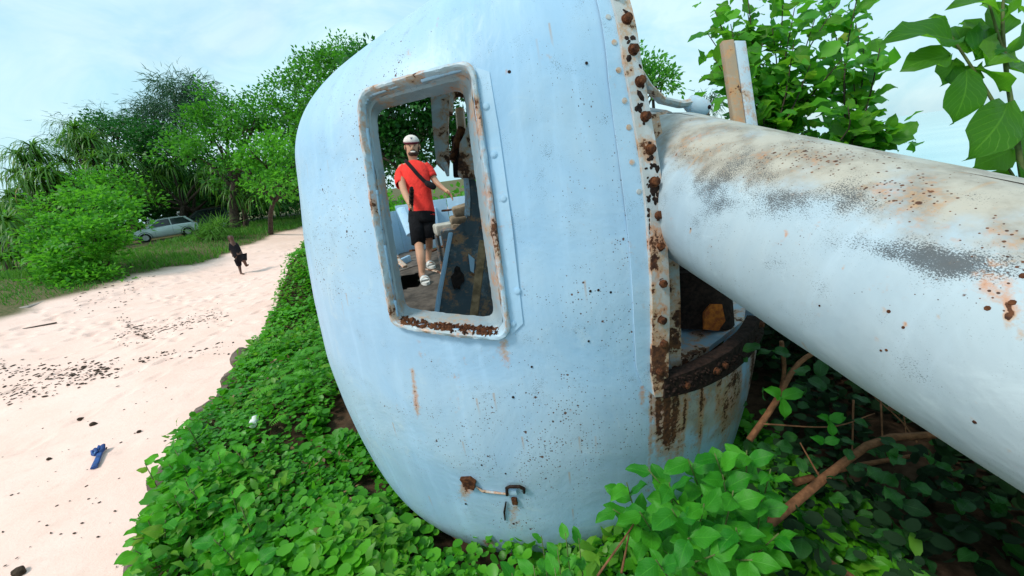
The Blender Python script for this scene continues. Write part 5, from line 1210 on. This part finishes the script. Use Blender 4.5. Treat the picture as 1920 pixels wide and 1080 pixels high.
# ---- grass strip along the beach
n = 26000; gx_ = rng.uniform(-20.5, -13.2, n); gy_ = rng.uniform(12, 36, n); gx_[:6000] = rng.uniform(-20, 0, 6000); gy_[:6000] = rng.uniform(27.5, 34, 6000)
ok = grassy(gx_, gy_) * rng.uniform(.6, 1.3, n) > .75; gx_, gy_ = gx_[ok], gy_[ok]; P = np.stack([gx_, gy_, ground_z(gx_, gy_) - .02], -1); n = len(P)
D = rng.normal(0, .35, (n, 3)); D[:, 2] = 1; Nn = rnd_dirs(n); S = rng.uniform(.12, .34, n) * (.7 + .5 * (vnoise(gx_, gy_, 77, 2, .8) > .2))
V_, F_, k = tri_leaf_field(P, D, Nn, S, .16, NEEDLE); rn = np.clip(rng.random(n) * .7 + .3 * (vnoise(gx_, gy_, 78, 2, .5) + .5), 0, 1)
tag(put('beach_grass', raw_mesh('beach_grass', V_, F_, True, None, {'rnd': np.repeat(rn, k)}), M['grass']), 'strip of short green grass between sand and cars', 'grass', None, 'stuff')

# ---- ground cover on the bank
n = 190000; x_ = rng.uniform(-5.6, 1.6, n); y_ = rng.uniform(.9, 12, n); e = edge_dist(x_, y_); rr = np.hypot(x_ - SX, y_ - SY)
zb_ = bank_z(x_, y_); hump = .5 + .5 * vnoise(x_, y_, 51, 3, 2.2)
hgt = (.03 + .26 * np.clip(hump, 0, 1)) * rng.random(n) ** .6
P = np.stack([x_, y_, zb_ + hgt], -1); qx, qy, qd = proj(P)
bare = np.zeros(n)
for (cx, cy, rx, ry) in ((515, 800, 18, 34), (560, 830, 20, 22), (690, 905, 40, 20), (700, 980, 30, 24), (840, 1010, 70, 30), (775, 965, 40, 24), (930, 1050, 60, 20), (620, 870, 18, 12), (470, 850, 12, 16), (560, 780, 14, 10)): bare += np.exp(-(((qx - cx) / rx) ** 2 + ((qy - cy) / ry) ** 2) * 1.2)
near_w = np.clip(3.2 / np.maximum(np.hypot(x_, y_), 1.6), .35, 1.0)
ok = (e > -.16) & (rr > 1.22) & (rng.random(n) > bare * 1.25) & (rng.random(n) < near_w * 1.05) & (x_ > -.62 * y_ - 1.6) & (qd > .5)
ok &= ~((np.abs(x_) < .9) & (y_ < 1.35)) & ~((np.abs(x_ + .2) < 1.75) & (y_ > 3.2) & (y_ < 7.3))
P, x_, y_, hgt, e, hump, qx, qy = P[ok], x_[ok], y_[ok], hgt[ok], e[ok], hump[ok], qx[ok], qy[ok]; n = len(P)
P[:, 2] -= sstep(.0, -.16, e) * .3 * rng.random(n)
D = rng.normal(0, 1, (n, 3)); D[:, 2] *= .25; Nn = rng.normal(0, .34, (n, 3)) + [0, 0, 1.0]; S = (.020 + .055 * rng.random(n) ** 1.7) * (1 + .5 * (vnoise(x_, y_, 53, 2, 3.0) > .35)) * (1 + .25 * sstep(6, 11, y_))
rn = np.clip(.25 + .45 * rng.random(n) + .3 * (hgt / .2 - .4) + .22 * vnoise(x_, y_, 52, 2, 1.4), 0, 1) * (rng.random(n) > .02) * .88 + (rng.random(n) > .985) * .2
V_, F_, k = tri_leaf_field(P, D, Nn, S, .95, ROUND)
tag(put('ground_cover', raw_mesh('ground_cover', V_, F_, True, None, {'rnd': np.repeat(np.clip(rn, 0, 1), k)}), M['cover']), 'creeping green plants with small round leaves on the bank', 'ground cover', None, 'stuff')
lt, lf, _uv = make_leaf(9, .42, .35, 4, 3); sel = rng.choice(n, 9000, replace=False); sel = sel[(vnoise(x_[sel], y_[sel], 58, 3, 2.6) > .12)]; P2 = P[sel] + rng.normal(0, .02, (len(sel), 3)) + [0, 0, .03]; n2 = len(P2)
D2 = rng.normal(0, 1, (n2, 3)); D2[:, 2] = rng.uniform(.1, .9, n2); V_, F_, k = tri_leaf_field(P2, D2, rng.normal(0, .4, (n2, 3)) + [0, 0, 1], rng.uniform(.05, .12, n2), 1.0, (lt, lf))
tag(put('mixed_herbs', raw_mesh('mixed_herbs', V_, F_, True, None, {'rnd': np.repeat(rng.random(n2), k)}), M['leaf_herb']), 'narrow yellow green leaves mixed into the creeping plants', 'herbs', None, 'stuff')
n2 = 3500; i2 = rng.integers(0, n, n2); P2 = P[i2].copy(); P2[:, :2] += rng.normal(0, .05, (n2, 2)); P2[:, 2] = bank_z(P2[:, 0], P2[:, 1]) + rng.uniform(.005, .12, n2); V_, F_, k = tri_leaf_field(P2, rng.normal(0, 1, (n2, 3)) * [1, 1, .3], rng.normal(0, .5, (n2, 3)) + [0, 0, 1], rng.uniform(.03, .07, n2), .9, (lt, lf))
tag(put('leaf_litter', raw_mesh('leaf_litter', V_, F_, True, None, {'rnd': np.repeat(rng.random(n2), k)}), M['leaf_dead']), 'dry brown leaf litter under the creeping plants', 'leaf litter', None, 'stuff')
# stems among the ground cover
m = MB()
for k in range(380):
    i = rng.integers(0, n); p = P[i].copy(); q = p.copy(); q[2] = float(bank_z(p[0], p[1])); q[:2] += rng.normal(0, .08, 2); m.tube([q, (p + q) / 2 + rng.normal(0, .02, 3), p], [.004, .003, .002], 4, cap=False)
tag(m.build('creeping_stems', M['twig'], None), 'thin brown stems among the creeping plants', 'stems', None, 'stuff')

# ---- bright bush at the bank edge, lower left
eb = empty('edge_shrub', onz(370, 980, .6)); tag(eb, 'bright broad leaved shrub on the bank edge, lower left corner', 'shrub')
def near_plants(root, pxs, key, size, zr, count, tw=None):
    c_ = 0
    for (cx, cy, rx, ry, nshoot) in pxs:
        for k in range(nshoot):
            px, py = cx + rng.normal(0, rx), cy + rng.normal(0, ry); g0 = onz(px, py, .62); z0 = float(bank_z(g0[0], g0[1])); h_ = rng.uniform(*zr); base = g0 + [rng.normal(0, .05), rng.normal(0, .05), 0]; base[2] = z0; tip = g0.copy(); tip[2] = z0 + h_; tip[:2] += rng.normal(0, .08, 2)
            P_ = twig(root, [base, (base + tip) / 2 + rng.normal(0, .02, 3), tip], .005, .003, M['twig_green'], 6); leafy_shoot(root, P_, key, size, count, None, .35, .05)
near_plants(eb, [(330, 1000, 45, 50, 16), (420, 1040, 50, 30, 12), (340, 880, 40, 25, 10), (400, 940, 40, 30, 8), (480, 900, 30, 40, 4)], 'edge', .125, (.15, .42), 6)
# finely cut, feathery shrub
fsh = empty('feathery_shrub', onz(620, 690, .6)); tag(fsh, 'feathery fine leaved green shrub close to the turret side', 'shrub')
for k in range(70):
    px, py = rng.normal(600, 42), rng.normal(670, 48); g0 = onz(px, py, .75); z0 = float(bank_z(g0[0], g0[1])); rr_ = math.hypot(g0[0] - SX, g0[1] - SY)
    if rr_ < 1.75: continue
    a = rng.uniform(0, 6.28); d = np.array([math.cos(a) * .7, math.sin(a) * .7, .6]); p = np.array([g0[0], g0[1], z0 + rng.uniform(.1, .38)]); Vf, Ff, Rf = [], [], []; ln = rng.uniform(.16, .30)
    pts = []
    for i in range(12):
        pts.append(p.copy()); d = unit(d + np.array([0, 0, -.11])); p = p + d * ln / 11
    rv = rng.uniform(.3, .85)
    for i, q in enumerate(pts[1:]):
        t = i / 11; s_ = unit(np.cross(d, [0, 0, 1]) + 1e-4)
        for sg in (-1, 1):
            l_ = ln * .32 * math.sin(math.pi * (.15 + .8 * t)); b = len(Vf); dd_ = unit(s_ * sg + d * .55 + [0, 0, -.12]); wv = np.cross(dd_, [0, 0, 1]) * l_ * .15
            Vf += [q, q + dd_ * l_ * .5 + wv, q + dd_ * l_, q + dd_ * l_ * .5 - wv]; Ff.append((b, b + 1, b + 2, b + 3)); Rf += [rv] * 4
    put('frond', raw_mesh('frond', np.array(Vf), np.array(Ff), True, None, {'rnd': np.array(Rf)}), M['cover'], fsh)

# ---- shrub in front of the shield, lower right
fs = empty('broadleaf_shrub', (.85, 1.5, .5)); tag(fs, 'fresh green broad leaved shrub before the shield under the barrel', 'shrub')
base = np.array([.85, 1.50, .45])
for (px, py, d) in [(1150, 955, 1.5), (1175, 905, 1.55), (1215, 880, 1.5), (1255, 905, 1.4), (1290, 860, 1.5), (1340, 850, 1.45), (1400, 845, 1.4), (1445, 880, 1.4), (1430, 930, 1.35), (1375, 920, 1.3), (1320, 945, 1.25), (1260, 955, 1.3), (1380, 990, 1.2), (1410, 1050, 1.15), (1340, 1040, 1.15), (1290, 1010, 1.2), (1230, 1050, 1.2), (1460, 1000, 1.3), (1200, 960, 1.45), (1355, 890, 1.4)]:
    tip = at(px, py, d); P_ = twig(fs, [base + rng.normal(0, .05, 3) * [1, 1, 0], (base * .45 + tip * .55) + rng.normal(0, .05, 3) + [0, 0, -.04], tip], .006, .002, M['twig_green'], 9); leafy_shoot(fs, P_, 'big', .118, 11, None, .45)
ls = empty('low_sprig', onz(1040, 1040, .55)); tag(ls, 'small sprig of leaves against the bottom rim of the shield', 'plant')
for (px, py, d) in [(1015, 1005, 1.65), (1060, 1000, 1.65), (1045, 1030, 1.55), (1000, 1060, 1.5), (1085, 1010, 1.7), (1040, 1065, 1.45), (960, 1075, 1.5)]:
    tip = at(px, py, d); b_ = tip.copy(); b_[2] = .5; b_[1] += .02; P_ = twig(ls, [b_, (b_ + tip) / 2, tip], .004, .002, M['twig_green'], 6); leafy_shoot(ls, P_, 'big', .085, 4, None, .5)
# ---- shrub behind the barrel
bs = empty('broadleaf_shrub', (2.75, 3.9, .3)); tag(bs, 'tall leafy shrub behind the barrel, next to the steel post', 'shrub')
base = np.array([2.75, 3.9, .3]); hub = [at(1500, 330, 3.5), at(1430, 300, 3.5), at(1590, 320, 3.5)]
bs_tw = []
for h in hub: twig(bs, [base, (base + h) / 2 + rng.normal(0, .1, 3), h], .03, .018, M['bark'], 8)
for (px, py) in [(1325, 60), (1340, 20), (1370, 45), (1400, 10), (1445, 25), (1490, 15), (1530, 30), (1570, 5), (1600, 20), (1560, 60), (1490, 70), (1430, 80), (1390, 100), (1340, 110), (1620, 85), (1650, 90), (1580, 110), (1520, 120), (1460, 130), (1430, 160), (1540, 160), (1600, 150), (1590, 200), (1480, 190), (1440, 220), (1520, 215), (1560, 240), (1620, 235), (1660, 245), (1690, 262), (1500, 235), (1600, 260), (1420, 190), (1455, 170), (1470, -30), (1540, -30), (1610, -20), (1400, -20)]:
    d = rng.uniform(3.1, 3.7); tip = at(px, py, d); h = min(hub, key=lambda q: np.linalg.norm(q - tip)); P_ = twig(bs, [h, (h + tip) / 2 + rng.normal(0, .06, 3), tip], .009, .003, M['bark'], 8); leafy_shoot(bs, P_, 'top', .20, 7, unit(-cf * .6 + cr * .0), .3, .1); bs_tw.append(P_)
P = np.array([P_[rng.integers(3, len(P_))] for P_ in bs_tw for _ in range(22)]) + rng.normal(0, .085, (22 * len(bs_tw), 3)) + cf * .05; n = len(P)
tv, tf, _uv = make_leaf(5, .62, .3, 5, 3); D = rng.normal(0, 1, (n, 3)); D[:, 2] *= .5; Nn = rng.normal(0, .5, (n, 3)) + [0, 0, .8] - cf * .5
V_, F_, k = tri_leaf_field(P, D, Nn, rng.uniform(.09, .19, n), 1.0, (tv, tf))
tag(put('foliage', raw_mesh('foliage', V_, F_, True, None, {'rnd': np.repeat(rng.random(n), k)}), M['tree_b'], bs), 'smaller leaves filling the shrub', None, None, 'stuff')
# ---- shrub at the right edge: leaves set one by one
rs = empty('broadleaf_shrub', (2.9, 1.9, .3)); tag(rs, 'shrub with very large leaves at the right edge of the sky', 'shrub')
def lpx(b, t, wd_, d0, d1, tilt=0.0):
    p0, p1 = at(*b, d0), at(*t, d1); L_ = np.linalg.norm(p1 - p0); ap = wd_ * (d0 + d1) / 2 / FPX
    leaf_obj('top', rs, p0, p1 - p0, unit(-cf + cu * .5 + cr * tilt + rng.normal(0, .12, 3)), L_, np.clip(ap / (L_ * .62) * 1.1, .5, 1.7))
D_ = 1.62
for s_ in ([(1930, 420), (1905, 250), (1885, 120), (1880, 20), (1890, -60)], [(1902, 260), (1850, 170), (1795, 85), (1770, 50)], [(1890, 130), (1870, 60), (1850, -10)], [(1925, 380), (1900, 330), (1880, 300)]):
    twig(rs, [at(x, y, D_) for x, y in s_], .012 if len(s_) > 4 else .007, .003, M['twig_green'], 10)
twig(rs, [np.array([2.9, 1.9, .3]), (np.array([2.9, 1.9, .3]) + at(1930, 420, D_)) / 2, at(1930, 420, D_)], .02, .012, M['bark'], 8)
for (b, t, w_, q, tl) in [((1800, 75), (1694, 36), 62, -.03, .2), ((1785, 100), (1693, 125), 55, -.05, -.1), ((1800, 90), (1760, 20), 50, .03, .3), ((1815, 100), (1800, 40), 60, .0, 0), ((1830, 110), (1870, 40), 70, -.02, .1), ((1850, 120), (1900, 75), 70, -.06, 0), ((1815, 130), (1800, 228), 66, -.08, 0), ((1790, 110), (1775, 150), 50, .05, .2),
                          ((1840, 150), (1785, 140), 50, .04, .2), ((1880, 170), (1850, 115), 60, .03, 0), ((1895, 190), (1835, 290), 90, -.08, .2), ((1900, 230), (1860, 200), 60, .05, -.2), ((1890, 60), (1850, 0), 60, .0, .1), ((1880, 40), (1915, -20), 70, -.04, 0), ((1880, 20), (1800, -10), 60, -.03, .2), ((1845, 5), (1790, -25), 46, .06, .1), ((1905, 260), (1930, 200), 70, -.04, .1), ((1900, 280), (1830, 310), 50, -.02, 0),
                          ((1910, 300), (1940, 260), 70, .03, 0), ((1890, 130), (1935, 110), 66, .05, 0), ((1895, 100), (1930, 40), 60, -.05, .2), ((1870, 220), (1815, 190), 40, .08, .3), ((1905, 330), (1860, 345), 50, .04, 0), ((1850, 90), (1825, 20), 46, .07, 0), ((1885, 0), (1930, 10), 60, .02, 0), ((1920, 340), (1945, 300), 60, -.02, 0)]:
    lpx(b, t, w_, D_ + q, D_ + q + rng.uniform(-.08, .08), tl)
# crowded leaves out of view on the right, added to block sky light
n = 16000; P = np.stack([rng.uniform(1.9, 4.6, n), rng.uniform(.1, 2.6, n), rng.uniform(.3, 2.5, n)], -1); qx, qy, qd = proj(P)
ok = ((qx > 2120) | (qd < .15)) & (np.hypot(P[:, 0] - 3.2, (P[:, 1] - 1.2) * .9) < 1.5 - .25 * (P[:, 2] - .5)); P = P[ok]; n = len(P)
D = rng.normal(0, 1, (n, 3)); D[:, 2] *= .4; Nn = rng.normal(0, .4, (n, 3)) + [0, 0, 1]; V_, F_, k = tri_leaf_field(P, D, Nn, rng.uniform(.10, .19, n), .72, ROUND)
tag(put('foliage', raw_mesh('foliage', V_, F_, True, None, {'rnd': np.repeat(rng.random(n), k)}), M['tree_a'], rs), 'crowded unseen leaves added to shade the undergrowth', None, None, 'stuff')
# ---- tangle under the barrel
us = empty('undergrowth_shrub', (2.2, 2.3, .4)); tag(us, 'dark shaded shrub with bare brown branches under the barrel', 'shrub')
for pts, r0, r1 in [([(1420, 1000, 1.9), (1470, 960, 1.9), (1560, 885, 2.0), (1650, 825, 2.1), (1770, 815, 2.1), (1840, 800, 2.1)], .026, .016), ([(1490, 905, 2.1), (1600, 875, 2.2), (1740, 850, 2.25)], .02, .01), ([(1405, 825, 2.1), (1450, 760, 2.15), (1490, 690, 2.2), (1530, 660, 2.2), (1580, 650, 2.25)], .018, .012),
                    ([(1500, 1020, 1.9), (1560, 1060, 1.8), (1620, 1100, 1.7)], .022, .018), ([(1465, 640, 2.3), (1470, 700, 2.35), (1455, 760, 2.4)], .012, .01), ([(1430, 795, 2.0), (1560, 800, 2.1), (1640, 775, 2.2)], .004, .003), ([(1600, 750, 2.3), (1598, 850, 2.2)], .006, .004), ([(1650, 720, 2.3), (1655, 830, 2.2)], .006, .004), ([(1540, 900, 2.0), (1500, 830, 2.1)], .005, .003), ([(1690, 740, 2.3), (1700, 820, 2.2)], .004, .003), ([(1120, 1080, 1.5), (1170, 1010, 1.55), (1190, 980, 1.6)], .005, .003), ([(1165, 1075, 1.5), (1180, 1000, 1.6)], .005, .003), ([(1720, 830, 2.1), (1690, 790, 2.2), (1640, 745, 2.3)], .005, .003)]:
    twig(us, [at(*p) for p in pts], r0, r1, M['twig'], 12)
cl_ = [(1465, 745, 2.0, .105, 3), (1555, 790, 2.0, .075, 4), (1545, 830, 1.95, .07, 2)]
for (px, py, d, sz, c_) in cl_:
    for k in range(c_): a = k * 2.2 + .4; leaf_obj('big', us, at(px, py, d), unit(cr * math.cos(a) + cu * math.sin(a) - cf * .3), unit(-cf + cu * .8 + rng.normal(0, .15, 3)), sz)
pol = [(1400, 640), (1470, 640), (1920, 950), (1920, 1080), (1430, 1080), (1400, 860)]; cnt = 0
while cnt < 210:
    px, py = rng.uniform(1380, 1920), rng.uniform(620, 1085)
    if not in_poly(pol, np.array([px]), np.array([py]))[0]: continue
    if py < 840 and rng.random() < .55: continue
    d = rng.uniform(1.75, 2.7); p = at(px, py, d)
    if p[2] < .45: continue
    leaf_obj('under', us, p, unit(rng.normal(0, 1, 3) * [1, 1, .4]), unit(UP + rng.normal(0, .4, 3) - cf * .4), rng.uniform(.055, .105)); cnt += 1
n = 60000; P = np.stack([rng.uniform(.9, 6.0, n), rng.uniform(1.2, 7.5, n), rng.uniform(.35, 1.9, n)], -1); qx, qy, qd = proj(P); rr = np.hypot(P[:, 0] - SX, P[:, 1] - SY)
dens = .5 + .5 * vnoise(P[:, 0] * 1.0 + P[:, 2], P[:, 1] + P[:, 2] * .7, 61, 3, 2.4)
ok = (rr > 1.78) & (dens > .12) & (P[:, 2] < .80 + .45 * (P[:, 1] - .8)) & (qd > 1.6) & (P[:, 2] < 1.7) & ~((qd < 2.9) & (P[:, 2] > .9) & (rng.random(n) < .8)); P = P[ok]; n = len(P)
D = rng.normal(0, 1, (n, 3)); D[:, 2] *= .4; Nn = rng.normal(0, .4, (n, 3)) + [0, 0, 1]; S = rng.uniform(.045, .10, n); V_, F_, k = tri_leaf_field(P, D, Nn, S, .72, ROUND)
tag(put('leaf_thicket', raw_mesh('leaf_thicket', V_, F_, True, None, {'rnd': np.repeat(rng.random(n), k)}), M['shaded_mass'], us), 'thicket of small leaves, coloured dark for the shade', None, None, 'stuff')

# ------------------------------------------------------------------ rocks, seaweed, litter
M['rock'] = simple('rock', (.13, .10, .08), .9, 0, .4, 5, .8, .05, .2); M['weed'] = simple('dry_seaweed', (.05, .035, .025), .95, 0, .5, 30, .6, .01, .1)
def rock_mesh(c, s, seed, axis=0.0):
    bm = bmesh.new(); bmesh.ops.create_icosphere(bm, subdivisions=3, radius=1); r = np.random.default_rng(seed); pl = [(unit(r.normal(size=3)), r.uniform(.55, .9)) for _ in range(9)]; V_ = []
    for v in bm.verts:
        p = np.array(v.co)
        for nn_, dd_ in pl:
            q = p @ nn_
            if q > dd_: p = p - nn_ * (q - dd_) * .9
        p = p * (1 + .05 * math.sin(p[0] * 7 + seed) * math.sin(p[1] * 6)) * s; ca, sa_ = math.cos(axis), math.sin(axis); V_.append((c[0] + p[0] * ca - p[1] * sa_, c[1] + p[0] * sa_ + p[1] * ca, c[2] + p[2]))
    bm.verts.index_update(); F_ = [tuple(v.index for v in f.verts) for f in bm.faces]; bm.free(); m = MB(); m.add(V_, F_); return m
edging = empty('stone_edging', (-3.8, 4.8, .2)); tag(edging, 'low dark stone edging between the sand and the creeping plants', 'stone edging')
_ed = np.concatenate([[0], np.cumsum(np.linalg.norm(np.diff(EDGE, axis=0), axis=1))]); sp_ = 2.6
while sp_ < _ed[-1] - 4.0:
    ln_ = rng.uniform(.28, .62); c2 = np.array([np.interp(sp_ + ln_ / 2, _ed, EDGE[:, k]) for k in range(2)]); t2 = np.array([np.interp(sp_ + ln_ / 2 + .1, _ed, EDGE[:, k]) for k in range(2)]) - c2
    rock_mesh((c2[0] + rng.normal(-.03, .035), c2[1], (.26 if sp_ < 5.2 else .33) + rng.normal(0, .03)), np.array([ln_ * .62, .17, .22]), int(60 + sp_ * 10), math.atan2(t2[1], t2[0])).build('stone', M['rock'], edging); sp_ += ln_
sw = MB(); bands = [((0, 740), (230, 690), 26, 110), ((0, 700), (200, 690), 16, 60), ((210, 640), (430, 590), 16, 110), ((230, 610), (280, 630), 8, 40), ((150, 600), (300, 540), 22, 60), ((250, 680), (440, 650), 12, 30)]
for (a, b, sp, cn) in bands:
    for k in range(int(cn * 2.3)):
        t = rng.random(); px, py = a[0] + (b[0] - a[0]) * t + rng.normal(0, 6), a[1] + (b[1] - a[1]) * t + rng.normal(0, sp * .5); p = onz(px, py, 0); p[2] = float(ground_z(p[0], p[1])) + .012; s_ = rng.uniform(.008, .028) * rng.uniform(.5, 1.4)
        an = rng.uniform(0, 3.14); sw.ell(p, s_ * rng.uniform(1, 2.2), s_ * .7, s_ * .35, (math.cos(an), math.sin(an), 0), (-math.sin(an), math.cos(an), 0), 6, 4)
for k in range(70):
    px, py = rng.uniform(0, 330), rng.uniform(700, 1080); p = onz(px, py, 0)
    if edge_dist(p[0], p[1]) > -.2: continue
    p[2] = float(ground_z(p[0], p[1])) + .008; s_ = rng.uniform(.004, .011); sw.ell(p, s_ * 1.6, s_, s_ * .6, (1, rng.normal(), 0), (-.3, 1, 0), 6, 4)
tag(sw.build('seaweed_litter', M['weed'], None), 'dark dry seaweed scraps strewn in bands on the sand', 'seaweed', None, 'stuff')
for i, (px, py, sz, lab) in enumerate([(152, 787, .045, 'dark pebble right of the seaweed bands'), (176, 797, .05, 'dark pebble lying above the blue mask'), (38, 1075, .06, 'dark pebble at the bottom left corner'), (92, 860, .03, 'small dark pebble left of the blue mask'), (262, 812, .035, 'dark pebble near the bank edge shrub')]):
    p = onz(px, py, 0); p[2] = float(ground_z(p[0], p[1])) + sz * .3; tag(rock_mesh(p, np.array([sz, sz * .8, sz * .6]), 90 + i).build('pebble', M['weed'], None), lab, 'pebble', 'pebbles on the sand')
M['concrete'] = simple('concrete', (.30, .26, .23), .9, 0, .2, 6, .5, .02, .15)
p0 = onz(78, 572, .5); MB_ = MB(); MB_.box((p0[0], p0[1], .45), 1.2, 2.6, .5, (1, .25, 0), (-.25, 1, 0), bev=.05); tag(MB_.build('concrete_slab', M['concrete'], None), 'grey concrete slab half buried left of the big bush', 'slab')
p0 = onz(42, 622, .3); m = MB(); m.tube([p0 + [-.5, -.3, .03], p0 + [0, 0, .05], p0 + [.5, .4, .03]], [.03, .035, .02], 8); tag(m.build('driftwood_log', M['bark'], None), 'driftwood log lying near the left picture edge', 'driftwood')
bt = empty('plastic_bottle', onz(477, 790, .68)); tag(bt, 'white plastic bottle lost among the creeping leaves', 'bottle')
b0_ = onz(473, 797, .74); b1_ = onz(482, 778, .74); ax = unit(b1_ - b0_)
MB().tube([b0_, b0_ + ax * .005, b0_ + ax * .11, b0_ + ax * .14], [.02, .034, .034, .013], 14).build('bottle_body', M['white'], bt); MB().tube([b0_ + ax * .14, b0_ + ax * .165], [.015, .015], 12).build('bottle_cap', M['cyan'], bt)
